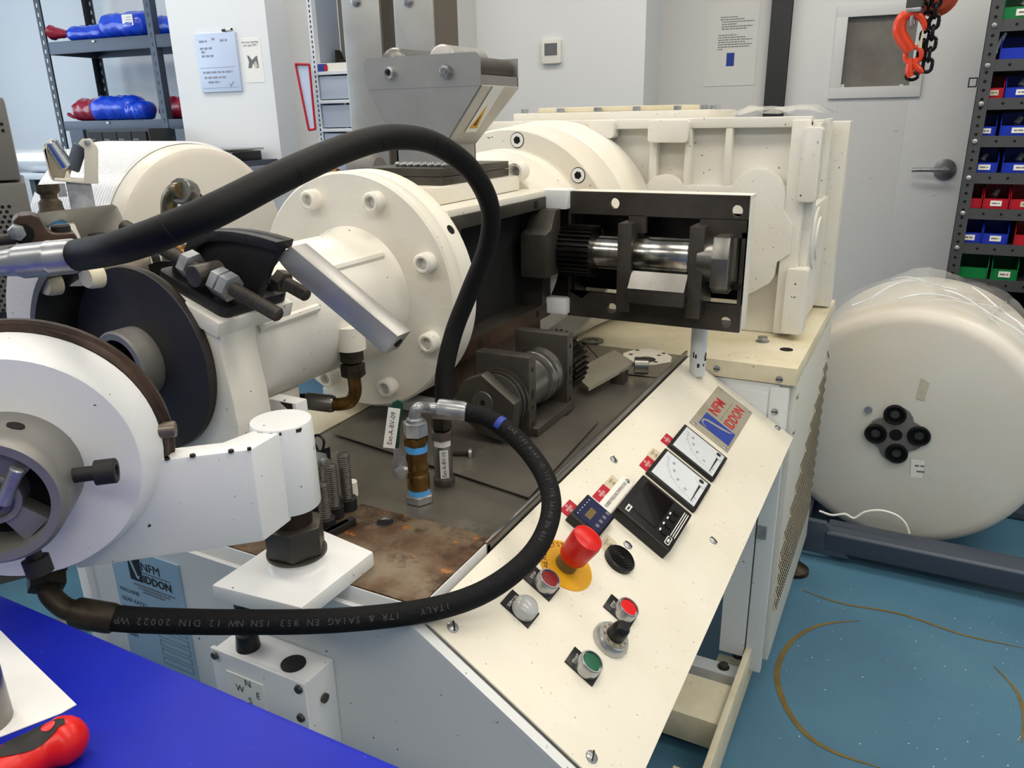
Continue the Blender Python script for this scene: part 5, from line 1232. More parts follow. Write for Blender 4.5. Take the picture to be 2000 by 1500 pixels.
# ---- whiteboard, pen, PPE notice on the column
cn = 3.3
def wallM(px, py, n): return ROOM @ frame((L_(px, py, n), n, Z_(px, py, n)), (1, 0, 0), (0, 0, 1), (0, -1, 0))
w0, w1, wz1_, wz0_ = L_(382, 65, cn), L_(461, 65, cn), Z_(420, 65, cn), Z_(420, 180, cn)
wbd = thing('whiteboard', 'small whiteboard with faded blue handwriting on the column', 'whiteboard', RN((w0 + w1) / 2, cn, wz0_))
rb_(w0, w1, cn - .012, cn, wz0_, wz1_, 'board_panel', 'board', wbd, .002)
Mw = ROOM @ frame((w0, cn - .0122, wz1_), (1, 0, 0), (0, 0, 1), (0, -1, 0)); W = w1 - w0; H = wz1_ - wz0_
for fx0, fx1, fy in ((.10, .30, .13), (.42, .50, .10), (.62, .80, .13), (.10, .42, .25), (.12, .24, .31), (.12, .42, .38), (.10, .85, .66), (.12, .68, .75), (.2, .5, .83)):
    printed(Mw, W * fx0, W * fx1, -H * fy, .010, 'ink_faint', wbd, 'handwriting')
for y_ in (.58, .93): MB(Mw).box(W * .05, W * .93, -H * y_ - .001, -H * y_ + .001, 0, .0004).build('ruled_line', 'ink_faint', wbd)
MB(Mw).prism([(W * .72, -H * .86), (W * .76, -H * .92), (W * .84, -H * .83), (W * .83, -H * .825), (W * .76, -H * .90), (W * .73, -H * .855)], 0, .0005).build('tick_mark', 'ink_grey', wbd)
q = ln(atn(446, 59, cn)); pn = thing('marker_pen', 'black and white marker pen above the whiteboard', 'pen', RN(q[0], cn - .01, q[2] - .006))
MB(ROOM).cyl((q[0] - .030, cn - .008, q[2]), (q[0] - .008, cn - .008, q[2]), .006, seg=12).build('pen_cap', 'black_plastic', pn); MB(ROOM).cyl((q[0] - .008, cn - .008, q[2]), (q[0] + .024, cn - .008, q[2] + .003), .0048, seg=12).build('pen_body', 'label_white', pn)
MB(ROOM).cyl((q[0] + .024, cn - .008, q[2] + .003), (q[0] + .030, cn - .008, q[2] + .003), .0052, seg=12).build('pen_end', 'black_plastic', pn)
q = ln(atn(495, 118, cn)); pz = thing('safety_notice', 'white paper notice asking about the right PPE with a glove photo', 'notice', RN(q[0], cn, q[2] - .1))
rb_(q[0] - .055, q[0] + .055, cn - .0016, cn, q[2] - .10, q[2] + .10, 'paper_sheet', 'paper', pz)
Mq = ROOM @ frame((q[0], cn - .0018, q[2]), (1, 0, 0), (0, 0, 1), (0, -1, 0))
text('Are you wearing\nthe right PPE?', Mq @ Matrix.Translation((-.008, .075, 0)), .0145, 'ink', pz)
MB(Mq).prism([(-.034, .024), (-.024, .022), (-.006, .002), (.018, .018), (.026, .020), (.030, -.034), (.010, -.034), (-.002, -.012), (-.014, -.034), (-.034, -.034), (-.026, -.006)], 0, .0004).build('glove_photo', 'ink_grey', pz)
MB(Mq).prism([(.004, -.010), (.016, -.002), (.026, -.030), (.006, -.032)], .0004, .0007).build('glove_photo_light', 'label_beige', pz)
# ---- tool cabinet with drawers, red hanging frame
tn = 3.05; c0, c1 = L_(603, 60, tn), L_(603, 60, tn) + .27
tcb = thing('tool_cabinet', 'pale grey tool cabinet with drawers beside the column', 'cabinet', RN((c0 + c1) / 2, tn + .1, 0))
pq_ = rb_(c0, c0 + .024, tn, tn + .03, 0, 2.2, 'perforated_post', 'tool_white', tcb)
t_ = MB(ROOM)
for i in range(60): t_.box(c0 + .010, c0 + .0155, tn - .0008, tn, .9 + i * .020, .9 + i * .020 + .011)
tag(t_.build('post_slots', 'ink', pq_), kind='stuff')
rb_(c0 + .024, c1, tn + .20, tn + .215, 0, 2.2, 'back_panel', 'tool_back', tcb); rb_(c1, c1 + .012, tn, tn + .215, 0, 2.2, 'side_panel', 'tool_white', tcb); rb_(c0, c0 + .01, tn + .03, tn + .215, 0, 2.2, 'side_panel', 'tool_blue', tcb)
zt4 = Z_(640, 140, tn)
rb_(c0 + .024, c1, tn - .004, tn + .20, zt4 - .012, zt4, 'shelf', 'tool_white', tcb)
for i in range(6):
    z1_ = zt4 - .018 - i * .118
    d_ = rb_(c0 + .028, c1 - .002, tn + .004, tn + .19, z1_ - .094, z1_, 'drawer', 'tool_blue', tcb, .003)
    rb_(c0 + .024, c1, tn - .010, tn + .008, z1_ - .112, z1_ - .098, 'drawer_rail', 'tool_white', d_, .002)
bx = thing('small_carton', 'small white carton with a blue and red print on the cabinet shelf', 'box', RN(c0 + .09, tn + .05, zt4))
rb_(c0 + .03, c0 + .22, tn, tn + .12, zt4 + .0005, zt4 + .034, 'carton', 'label_white', bx)
rb_(c0 + .03, c0 + .075, tn - .0012, tn, zt4 + .002, zt4 + .032, 'blue_print', 'ink_blue', bx); rb_(c0 + .062, c0 + .080, tn - .0018, tn - .0012, zt4 + .004, zt4 + .028, 'red_print', 'ink_red', bx)
tb = thing('tool_bag', 'black tool pouch with a yellow tape behind the carton', 'tool pouch', RN(c0 + .12, tn + .14, zt4))
MB(ROOM).prism([(c0 + .03, zt4 + .0005), (c0 + .035, zt4 + .10), (c0 + .05, zt4 + .06), (c0 + .10, zt4 + .045), (c0 + .20, zt4 + .06), (c0 + .23, zt4 + .0005)], tn + .13, tn + .18, 'y', .004).build('pouch', 'black_matt', tb)
MB(ROOM).cyl((c0 + .165, tn + .12, zt4 + .07), (c0 + .165, tn + .15, zt4 + .07), .024, seg=20).build('yellow_tape', 'yellow', tb)
hf = thing('hanging_sleeve', 'clear document sleeve in a red frame hanging beside the cabinet', 'sleeve', atn(600, 250, 3.0))
fp = [atn(px, py, 3.0) for px, py in ((577, 125), (604, 126), (616, 252), (603, 254))]
for a_, b_ in zip(fp, fp[1:] + fp[:1]): MB().tube([a_, b_], .005, 8).build('red_edge', 'bin_red', hf)
MB()._add([p + NV * .003 for p in fp], [(0, 1, 2, 3)])._add([p + NV * .005 for p in fp], [(3, 2, 1, 0)]).build('sleeve_sheet', 'board', hf)
# ---- stainless uprights
for l0p, l1p, dpt, lab in ((667, 741, .10, 'left tall stainless steel upright behind the hopper'), (769, 846, .19, 'right tall stainless steel upright behind the hopper')):
    n = 2.6; l0_, l1_ = L_(l0p, 20, n), L_(l1p, 20, n)
    u_ = thing('steel_upright', lab, 'upright', RN((l0_ + l1_) / 2, n + dpt / 2, 0), 'stainless uprights behind the hopper')
    rb_(l0_, l1_, n, n + dpt, .02, 2.6, 'box_section', 'stainless', u_, .004); rb_(l0_ - .005, l1_ + .005, n - .03, n + dpt + .03, 0, .02, 'base_plate', 'stainless', u_)
    q = ln(atn(l0p + 28, 2, n)); hexbolt(RN(q[0], n, q[2]), -NV, .016, .014, 'zinc', u_, 'bolt_head')
    rb_(l1_ - .002, l1_ + .002, n + .01, n + dpt - .004, .03, 2.58, 'side_face', 'tan_steel', u_)  # colours the right face tan, darker than the front
# grey pump body and brass valve seen behind the flange
pb = thing('pump_body', 'grey rounded pump housing with a small brass valve behind the flange', 'pump', atn(690, 340, 2.2))
p = atn(690, 335, 2.2); MB().lathe([(0, 0), (0, .045), (.02, .055), (.09, .055), (.1, .045), (.1, 0)], p, LV, 28).build('pump_housing', 'instrument', pb)
MB().cyl((p.x, p.y, 0), (p.x, p.y, p.z), .03).build('pump_column', 'instrument', pb)
p = atn(647, 338, 2.2); MB().cyl(p, p + LV * .05, .010, seg=12).hexa(p + LV * .012, p + LV * .028, .016).build('brass_valve', 'brass', pb)
# ---- wrapped plastic roll on the left
rc = far(412, 472, 3.05); rh = V((ray(412, 472).x, ray(412, 472).y, 0)).normalized(); rr_ = V((rh.y, -rh.x, 0)); ax = (-rh * math.cos(math.radians(33)) + rr_ * math.sin(math.radians(33))).normalized()
RR = .338
wr = thing('wrapped_roll', 'large off-white plastic roll wrapped in clear film behind the machine', 'roll', (rc.x, rc.y, rc.z - RR))
MB().lathe([(0, 0), (0, RR - .035), (-.010, RR - .014), (-.035, RR - .002), (-.06, RR), (-.62, RR), (-.62, 0)], rc, ax, 72).build('roll_core', 'plastic_roll', wr)
pr_ = []
for i in range(30): t = -.075 - i * .018; pr_ += [(t, RR + .002), (t - .005, RR + .010), (t - .012, RR + .009), (t - .0165, RR + .002)]
MB().lathe(pr_, rc, ax, 72).build('film_wrap', 'film_white', wr, sharp=60)
so = thing('roll_stand', 'grey steel cradle under the wrapped roll', 'stand', (rc.x, rc.y, 0))
for t in (-.15, -.5):
    p = rc + ax * t; MB(frame((p.x, p.y, 0), V((-ax.y, ax.x, 0)), -ax, (0, 0, 1))).prism([(-.22, 0), (.22, 0), (.24, rc.z - RR * .75)] + [( .24 - .06 * i, rc.z - math.sqrt(max(0, (RR + .012) ** 2 - (.24 - .06 * i) ** 2)) - .02) for i in range(9)] + [(-.24, rc.z - RR * .75)], -.02, .02, 'y').build('cradle_frame', 'rack_grey', so)
# ---- V roller stand
VD = 2.15
vh = V((ray(137, 330).x, ray(137, 330).y, 0)).normalized(); vr = V((vh.y, -vh.x, 0)); vo = far(137, 352, VD)
vs_ = thing('v_roller_stand', 'V-head roller stand with two chrome rollers on a zinc post', 'roller stand', (vo.x, vo.y, 0))
VM = frame((vo.x, vo.y, 0), vr, vh, (0, 0, 1))
MB(VM).box(-.010, .042, -.026, .026, .02, vo.z - .004, .003).build('post', 'zinc', vs_)
MB(VM).box(-.25, .25, -.03, .03, 0, .03, .003).build('foot', 'zinc', vs_)
MB(VM).box(-.03, -.012, -.028, -.024, vo.z - .035, vo.z - .005).build('post_lip', 'zinc', vs_)
slab([(106, 352), (160, 357), (191, 357), (191, 351), (106, 347)], VD, -.035, .045).build('head_plate', 'beige_plastic', vs_)
slab([(84, 293), (92, 277), (104, 270), (142, 332), (136, 351), (107, 354), (98, 345)], VD, .030, .042).build('left_cheek', 'beige_plastic', vs_)
slab([(84, 293), (90, 280), (98, 342), (107, 354), (100, 350)], VD, -.015, .040).build('left_shell', 'beige_plastic', vs_)
slab([(152, 280), (160, 271), (176, 270), (189, 286), (191, 357), (164, 357), (164, 290)], VD, -.040, -.028).build('right_cheek', 'beige_plastic', vs_)
slab([(165, 290), (176, 276), (191, 290), (191, 356), (165, 356)], VD, -.028, .040).build('right_shell', 'beige_plastic', vs_)
slab([(124, 354), (129, 333), (133, 333), (141, 355)], VD, -.03, -.024).build('centre_tab', 'beige_plastic', vs_)
MB().cyl(far(98, 277, VD), far(132, 328, VD), .0165, seg=28, bev=.003).build('roller', 'chrome', vs_)
MB().cyl(far(157, 283, VD), far(141, 333, VD), .0150, seg=28, bev=.003).build('roller', 'rack_grey', vs_)
p = far(170, 277, VD - .04); MB().hexa(p, p - vh * .012, .007).build('axle_nut', 'zinc', vs_)
# ---- bronze elbow with hose behind the arching hose
ey = .98
ebw = thing('water_hose', 'short black hose with a dirty bronze elbow beside the wrapped roll', 'hose', tuple(aty(333, 500, ey)))
E_ = [aty(px, py, ey) for px, py in ((333, 520), (332, 460), (330, 410), (332, 388), (342, 374), (354, 372))]
MB().tube(catmull(E_, 6), .0145, 18).build('elbow', 'bronze_wet', ebw)
a_, b_ = aty(350, 372, ey), aty(372, 378, ey + .03); MB().lathe([(0, 0), (0, .022), (.004, .0235), (.026, .0235), (.032, .021), (.032, 0)], a_, b_ - a_, 12).build('union_nut', 'bare_steel', ebw)
MB().tube(catmull([b_, aty(392, 398, ey + .05), aty(405, 430, ey + .06), aty(418, 452, ey + .05), aty(450, 470, ey + .04)], 8), .0125, 14).build('hose_body', 'rubber', ebw)
MB().hexa(aty(345, 500, ey), aty(352, 482, ey), .016).build('brass_nut', 'brass', ebw)
a_ = aty(333, 520, ey); MB().cyl((a_.x, a_.y, .9), a_, .011).build('riser_pipe', 'bronze_dirty', ebw); MB().box(a_.x - .05, a_.x + .05, a_.y - .05, a_.y + .05, 0, .9).build('riser_block', 'cream', ebw)
# crumpled foil bit on the clamp platform
c = mb(-.062, .040, .002); o = MB()
for i in range(7): o._add([c + V((random.uniform(-.014, .014), random.uniform(-.012, .012), random.uniform(0, .022))) for _ in range(4)], [(0, 1, 2, 3), (0, 2, 3, 1)])
o = o.build('foil_scrap', 'chrome', None, sharp=5); tag(o, 'crumpled foil scrap behind the black bracket base', 'foil')
# ---- grey instrument at the left edge
ID = 2.5; ih = V((ray(40, 300).x, ray(40, 300).y, 0)).normalized(); ir = V((ih.y, -ih.x, 0)); io = far(42, 356, ID); zm5 = io.z; zt5 = far(36, 190, ID).z
IM = frame((io.x, io.y, 0), ir, ih, (0, 0, 1))
ins = thing('instrument_cabinet', 'grey metal instrument with a perforated lower case at the left edge', 'instrument', (io.x - .2, io.y + .2, 0))
def ib(x0, x1, y0, y1, z0, z1, name, m, bev=0): return MB(IM).box(x0, x1, y0, y1, z0, z1, bev).build(name, m, ins)
ib(-.55, 0, 0, .40, zm5 + .006, zt5, 'upper_case', 'instrument', .006); ib(-.55, .008, -.006, .40, zm5 - .34, zm5, 'lower_case', 'instrument', .006); ib(-.5, -.02, .03, .38, 0, zm5 - .34, 'stand_cabinet', 'instrument_dark')
pgt = MB(IM)
for i in range(14):
    for j in range(22): x = -.040 - i * .015 - (.0075 if j % 2 else 0); pgt.cyl((x, -.0066, zm5 - .06 - j * .013), (x, -.0070, zm5 - .06 - j * .013), .0048, seg=6)
tag(pgt.build('perforation', 'void', ins), kind='stuff')
ib(-.35, -.035, -.002, .001, zm5 + .07, zt5 - .05, 'louvre_panel', 'instrument_dark')
for i in range(10): ib(-.34, -.040, -.0035, -.001, zm5 + .08 + i * .014, zm5 + .086 + i * .014, 'louvre', 'instrument')
for i in range(2): MB(IM).cyl((-.016, -.002, zt5 - .065 - i * .016), (-.016, .001, zt5 - .065 - i * .016), .004, seg=10).build('indicator', 'void', ins)

# ================================================================== background, right
# thermostat
q = ln(atn(1079, 101, 3.85)); th_ = thing('thermostat', 'white square wall thermostat with a grey display', 'thermostat', RN(q[0], 3.85, q[2] - .05))
MB(ROOM).prism(rrect(q[0] - .049, q[0] + .049, q[2] - .054, q[2] + .054, .008), 3.825, 3.85, 'y', .003).build('housing', 'label_white', th_)
rb_(q[0] - .032, q[0] + .032, 3.8235, 3.8255, q[2] - .018, q[2] + .036, 'display', 'ink_grey', th_)
# taped notice in a plastic sleeve
q = ln(atn(1431, 88, 4.2)); nt_ = thing('taped_notice', 'plastic sleeve notice with two paragraphs and a blue remote picture', 'notice', RN(q[0], 4.2, q[2] - .18))
rb_(q[0] - .125, q[0] + .115, 4.1975, 4.2, q[2] - .185, q[2] + .185, 'sleeve', 'sleeve', nt_)
Mn = ROOM @ frame((q[0], 4.1972, q[2]), (1, 0, 0), (0, 0, 1), (0, -1, 0))
for i, (a_, b_) in enumerate(((.0, .6), (.0, .75), (.05, 1), (.05, .5), (.05, .95), (.05, .8), None, None, (0, .55), (0, .8), (0, 1), (0, .8), (0, 1), (0, .95), (0, .15)) if False else [(.0, .5), (.0, .7), (.05, 1.), (.05, .5), (.05, .95), (.05, .8)]):
    printed(Mn, -.065 + .16 * a_, -.065 + .16 * b_, .125 - i * .0105, .0042, 'ink_grey', nt_)
for i, (a_, b_) in enumerate([(0, .55), (0, .8), (0, 1), (0, .8), (0, 1), (0, .95), (0, .15)]):
    printed(Mn, -.070 + .16 * a_, -.070 + .16 * b_, .045 - i * .0105, .0042, 'ink_grey', nt_)
rb_(q[0] - .025, q[0] + .012, 4.1966, 4.1976, q[2] - .095, q[2] - .035, 'remote_picture', 'ink_blue', nt_)
# ---- big plastic roll on its cart
DC = V((.035, 2.40, .402)); DR = .372
dm = thing('plastic_roll', 'big off-white plastic roll with four rubber bushes on its end, under clear film', 'roll', (DC.x, DC.y + .25, .03))
MB().lathe([(0, 0), (0, DR - .045), (.008, DR - .020), (.025, DR - .006), (.05, DR), (.50, DR), (.50, 0)], DC, (.06, 1, 0), 96).build('roll_body', 'plastic_roll', dm)
HB = aty(1750, 848, 2.398)
MB().prism([(HB.x + math.cos(a) * .078 * (.75 + .25 * abs(math.cos(2 * a))), HB.z + math.sin(a) * .086 * (.75 + .25 * abs(math.cos(2 * a)))) for a in [i * PI / 16 for i in range(32)]], 2.393, 2.402, 'y', .001).build('hub_plate', 'instrument', dm)
MB().cyl((HB.x, 2.391, HB.z), (HB.x, 2.3935, HB.z), .0175, seg=24).build('hub_hole', 'void', dm)
for px, py in ((1748, 810), (1710, 847), (1795, 852), (1751, 886)):
    c = aty(px, py, 2.39); b_ = MB().lathe([(0, .012), (0, .030), (-.006, .031), (-.012, .027), (-.010, .022), (-.002, .020), (-.002, .012)], (c.x, 2.394, c.z), (0, 1, 0), 28).build('rubber_bush', 'rubber', dm)
    MB().cyl((c.x, 2.395, c.z), (c.x, 2.392, c.z), .013, seg=18).build('bush_screw', 'dark_steel', b_)
c = aty(1696, 801, 2.397); MB().cyl((c.x, 2.401, c.z), (c.x, 2.396, c.z), .011, seg=18).build('screw_cap', 'zinc', dm)
c = aty(1820, 918, 2.397); lbq = MB(frame((c.x, 2.3965, c.z), (.98, 0, .1), (-.1, 0, .98), (0, -1, 0))).box(-.055, .055, -.028, .028, -.002, .0005).build('torn_label', 'label_white', dm)
Ml = frame((c.x, 2.396, c.z), (.98, 0, .1), (-.1, 0, .98), (0, -1, 0))
for y_, x0_, x1_ in ((.010, -.045, .0), (-.008, -.04, -.01), (-.008, .008, .03)): printed(Ml, x0_, x1_, y_, .0055, 'ink_grey', lbq)
MB(Ml).prism([(.002, .028), (.05, .02), (.05, -.02), (.02, -.028), (-.01, -.026), (.01, .0)], .0005, .0012).build('tape_strip', 'label_beige', lbq)
def tape(pts, nm='tape_residue'):
    MB().prism([(aty(px, py, 2.397).x, aty(px, py, 2.397).z) for px, py in pts], 2.3955, 2.3985, 'y').build(nm, 'tape_res', dm)
mat('tape_res', 'cfc5b0', .3, coat=.3, var=.12, vscale=60)
tape([(1856, 686), (1868, 690), (1896, 770), (1890, 778), (1880, 745)]); tape([(1902, 812), (1912, 815), (1935, 890), (1926, 894), (1912, 850)]); tape([(1800, 738), (1816, 748), (1805, 782), (1790, 778)]); tape([(1965, 905), (1990, 908), (1985, 925), (1968, 922)])
# clear film draped over the top of the roll: crumpled shell
rnd = random.Random(5); vs = []; fs = []; NA, NY = 46, 9
for i in range(NA + 1):
    a = math.radians(12 + 150 * i / NA)
    for j in range(NY + 1):
        y = 2.415 + .50 * j / NY; r = DR + .008 + .006 * rnd.random() + .018 * max(0, math.sin(a)) ** 3 * (.5 + .5 * math.sin(a * 9 + j * 1.3)) * (.4 + .6 * j / NY)
        vs.append((DC.x + .06 * (y - 2.4) + math.cos(a) * r, y, DC.z + math.sin(a) * r))
for i in range(NA):
    for j in range(NY): k = i * (NY + 1) + j; fs.append((k, k + 1, k + NY + 2, k + NY + 1))
MB()._add(vs, fs).build('clear_film', 'film', dm, sharp=40)
for i, (a0_, a1_, y0_, y1_) in enumerate(((100, 60, 2.43, 2.60), (84, 48, 2.56, 2.44), (74, 40, 2.70, 2.52), (120, 96, 2.50, 2.74), (66, 58, 2.43, 2.8), (52, 20, 2.6, 2.46), (108, 80, 2.80, 2.62))):
    P = []
    for k in range(13):
        f_ = k / 12; a = math.radians(a0_ + (a1_ - a0_) * f_); y = y0_ + (y1_ - y0_) * f_; r = DR + .022 + .006 * math.sin(f_ * 7 + i)
        P.append(V((DC.x + .06 * (y - 2.4) + math.cos(a) * r, y, DC.z + math.sin(a) * r)))
    MB().tube(P, .0022, 6).build('highlight_crease', 'film_white', dm)  # film folds in opaque white, standing in for bright highlights
d2 = thing('second_plastic_roll', 'pale plastic roll partly visible at the right edge behind the big roll', 'roll', (.86, 3.05, .02))
MB().lathe([(0, 0), (0, .40), (.03, .43), (.20, .43), (.20, 0)], (.82, 3.02, .62), (-.1, 1, 0), 72).build('roll_body', 'plastic_roll', d2)
MB().box(.60, 1.0, 3.03, 3.18, 0, .189).build('pallet', 'rack_grey', d2)
ct = thing('roll_cart', 'low dark grey steel channel cart under the big plastic roll', 'cart', (.2, 2.35, 0))
MB().prism([(2.262, .035), (2.255, .095), (2.262, .102), (2.345, .102), (2.345, .035)], -.13, 1.0, 'x', .003).build('front_rail', 'rack_grey', ct)
MB().box(-.25, 1.0, 2.80, 2.88, .004, .028, .003).build('rear_rail', 'rack_grey', ct)
MB().prism([(-.215, .02), (-.06, .02), (-.135, .125), (-.215, .125)], 2.262, 2.285, 'y', .003).build('end_gusset', 'rack_grey', ct)
MB().box(-.25, -.19, 2.3, 2.85, .03, .10).build('end_rail', 'rack_grey', ct)
for x in (-.2, .9):
    for y in (2.34, 2.82): MB().cyl((x, y - .015, .018), (x, y + .015, .018), .018).build('caster', 'black_matt', ct)
cb = MB().tube(catmull([aty(px, py, 2.31) for px, py in ((1600, 998), (1625, 1006), (1650, 1004), (1668, 1012), (1690, 1000), (1720, 997), (1750, 1006), (1768, 1022), (1776, 1042))], 6), .0035, 8).build('white_cable', 'label_white'); tag(cb, 'white cable looping over the cart rail below the big roll', 'cable')
# ---- hook and chain
HDn = 2.2
def hk(px, py, off=0): return far(px, py, HDn + off)
S1 = HDn / FPX * 1.12
hkT = thing('hoist_hook', 'orange sling hook hanging upside down beside a black chain', 'hook', tuple(hk(1780, 150)))
def vtube(pts, rads, k=6):
    P = catmull(pts, k); n = len(P); b = MB(); vs = []; fs = []; R_ = []
    for i in range(n):
        f_ = i / (n - 1) * (len(rads) - 1); a = int(min(f_, len(rads) - 2)); R_.append(rads[a] + (rads[a + 1] - rads[a]) * (f_ - a))
    prev = None; K = 14
    for i, p in enumerate(P):
        t = (P[min(i + 1, n - 1)] - P[max(i - 1, 0)]).normalized(); u_ = t.orthogonal().normalized() if prev is None else (prev - t * prev.dot(t)).normalized(); prev = u_; v_ = t.cross(u_)
        vs += [p + (u_ * math.cos(2 * PI * q_ / K) + v_ * math.sin(2 * PI * q_ / K)) * R_[i] for q_ in range(K)]
    for i in range(n - 1):
        for q_ in range(K): fs.append((i * K + q_, i * K + (q_ + 1) % K, (i + 1) * K + (q_ + 1) % K, (i + 1) * K + q_))
    fs += [tuple(range(K - 1, -1, -1)), tuple(range((n - 1) * K, n * K))]
    return b._add(vs, fs)
px_ = lambda v: v * HDn * 1.1 / FPX
vtube([hk(*p) for p in ((1805, 60), (1806, 50), (1800, 36), (1788, 27), (1775, 27), (1762, 36), (1757, 50), (1757, 62), (1763, 76), (1772, 90), (1779, 99))], [px_(v) for v in (2.2, 4, 5, 6, 7.2, 8.2, 9, 9.5, 9.5, 9, 8)]).build('hook_body', 'orange', hkT, sharp=60)
def ring(c, rx, rz, r, yaw, name, m, parent, roll=0):
    n_ = 20; ex = V((math.cos(yaw), math.sin(yaw), 0)); ez = V((0, 0, 1))
    ca, sa = math.cos(roll), math.sin(roll); ex, ez = ex * ca + ez * sa, ez * ca - ex * sa
    P = [c + ex * rx * math.cos(2 * PI * i / n_) + ez * rz * math.sin(2 * PI * i / n_) for i in range(n_ + 1)]
    return MB().tube(P, r, 8, caps=False).build(name, m, parent)
yw = math.atan2(rr_.y, rr_.x) + .9
ring(hk(1784, 108), px_(11), px_(11), px_(3.6), -.0, 'hook_eye', 'orange', hkT)
vtube([hk(1778, 113), hk(1777, 126), hk(1776, 140), hk(1779, 150)], [px_(3.5), px_(5), px_(6), px_(5)]).build('clevis', 'orange', hkT); vtube([hk(1787, 113), hk(1789, 128), hk(1796, 136), hk(1803, 142)], [px_(3.5), px_(5), px_(5), px_(3)]).build('clevis', 'orange', hkT)
ring(hk(1781, 149), px_(8), px_(5), px_(2.5), 0, 'shackle', 'chain_black', hkT)
latch = [hk(*p) for p in ((1793, 93), (1800, 94), (1804, 60), (1802, 57), (1798, 75))]
MB()._add(latch + [p - ray(1797, 80) * .006 for p in latch], [(0, 1, 2, 3, 4), (9, 8, 7, 6, 5)] + [(i, (i + 1) % 5, 5 + (i + 1) % 5, 5 + i) for i in range(5)]).build('safety_latch', 'label_beige', hkT)
ring(hk(1784, 30), px_(3.5), px_(15), px_(3), 1.2, 'lifting_ring', 'zinc', hkT)
p = hk(1789, 2); MB(frame(p, V((.93, -.2, 0)), V((.2, .93, 0)), (0, 0, 1))).box(-px_(11), px_(11), -.012, .012, -px_(9), px_(30), .002).build('sling_clamp', 'instrument_dark', hkT); MB(frame(p, V((.93, -.2, 0)), V((.2, .93, 0)), (0, 0, 1))).box(-px_(10), px_(10), -.013, .013, -px_(15), -px_(9), .002).build('clamp_jaw', 'zinc', hkT)
MB().cyl((p.x, p.y, p.z + px_(28)), (p.x, p.y, 2.97), .006, seg=10).build('sling_rope', 'chain_black', hkT)
ch_ = thing('hoist_chain', 'black steel link chain hanging from a red chain block', 'chain', tuple(hk(1806, 150)))
def chain(pts, link, wire):
    P = catmull(pts, 10); L = [0]
    for a_, b_ in zip(P, P[1:]): L.append(L[-1] + (b_ - a_).length)
    n_ = int(L[-1] / link)
    for i in range(n_):
        s_ = (i + .5) * link; k = max(j for j in range(len(P) - 1) if L[j] <= s_); c = P[k].lerp(P[k + 1], (s_ - L[k]) / (L[k + 1] - L[k])); t = (P[k + 1] - P[k]).normalized()
        rl = math.atan2((t.dot(rr_c)), -t.z); yaw = yaw_c if i % 2 == 0 else yaw_c + PI / 2
        ex = rr_c if i % 2 == 0 else rr_c.cross(t).normalized(); ex = (ex - t * ex.dot(t)).normalized()
        Q = []
        for q_ in range(16):
            a = 2 * PI * q_ / 15; Q.append(c + ex * link * .42 * math.cos(a) + t * (link * .42 * math.sin(a) + link * .22 * (1 if math.sin(a) > 0 else -1)))
        MB().tube(Q, wire, 8).build('chain_link', 'chain_black', ch_)
rc_ = ray(1800, 80); rr_c = V((rc_.y, -rc_.x, 0)).normalized(); yaw_c = math.atan2(rr_c.y, rr_c.x)
chain([hk(1830, -12), hk(1827, 20), hk(1822, 60), hk(1817, 95), hk(1811, 130), hk(1808, 146)], px_(14.5), px_(2.6))
chain([hk(1815, -12), hk(1812, 30, .012), hk(1806, 70, .012), hk(1799, 110, .012), hk(1796, 130, .012)], px_(12.5), px_(2.2))
cbk = thing('chain_block', 'dark red round chain hoist body at the top edge', 'hoist', tuple(hk(1832, 20)))
p = hk(1832, -8, .07); MB().lathe([(-.04, 0), (-.04, px_(20)), (-.03, px_(28)), (.03, px_(28)), (.04, px_(20)), (.04, 0)], p, rc_, 28).build('hoist_body', 'brick_red', cbk)
MB().cyl((p.x, p.y, p.z + .03), (p.x, p.y, 2.97), .012, seg=12).build('suspension', 'chain_black', cbk)
# ---- small parts rack with coloured bins
h2_ = ray(1890, 250); NV = V((h2_.x, h2_.y, 0)).normalized(); LV = V((NV.y, -NV.x, 0)); ROOM = Matrix((LV, NV, V((0, 0, 1)))).transposed().to_4x4()   # the rack stands a little askew
bn_ = 3.30; pl0 = L_(1942, 50, bn_)
rk2 = thing('parts_rack', 'dark grey bolted steel rack of small parts bins beside the door', 'shelf', RN(pl0 + .5, bn_ + .15, 0))
PW = 1.2
pp_ = rb_(pl0 - .018, pl0 + .020, bn_, bn_ + .003, 0, 2.1, 'post', 'rack_right', rk2); rb_(pl0 - .018, pl0 - .015, bn_ + .003, bn_ + .05, 0, 2.1, 'post_flange', 'rack_right', rk2)
rb_(pl0 - .016, pl0 - .014, bn_ + .012, bn_ + .38, 0, 2.1, 'side_sheet', 'rack_right', rk2)
rb_(pl0 + PW - .03, pl0 + PW + .03, bn_, bn_ + .05, 0, 2.1, 'post', 'rack_right', rk2); rb_(pl0 - .02, pl0 + PW, bn_ + .375, bn_ + .38, 0, 2.1, 'back_sheet', 'rack_dark', rk2)
t_ = MB(ROOM)
for i in range(60): t_.cyl((pl0, bn_ - .0004, .2 + i * .029), (pl0, bn_ - .0008, .2 + i * .029), .0055, seg=8)
tag(t_.build('post_holes', 'void', pp_), kind='stuff')
beams = [(1939, 50), (1925, 128), (1911.5, 203), (1898, 276), (1884, 347), (1870, 416), (1855, 483), (1841, 550), (1827, 620)]
BZs = [Z_(px, py, bn_) for px, py in beams]
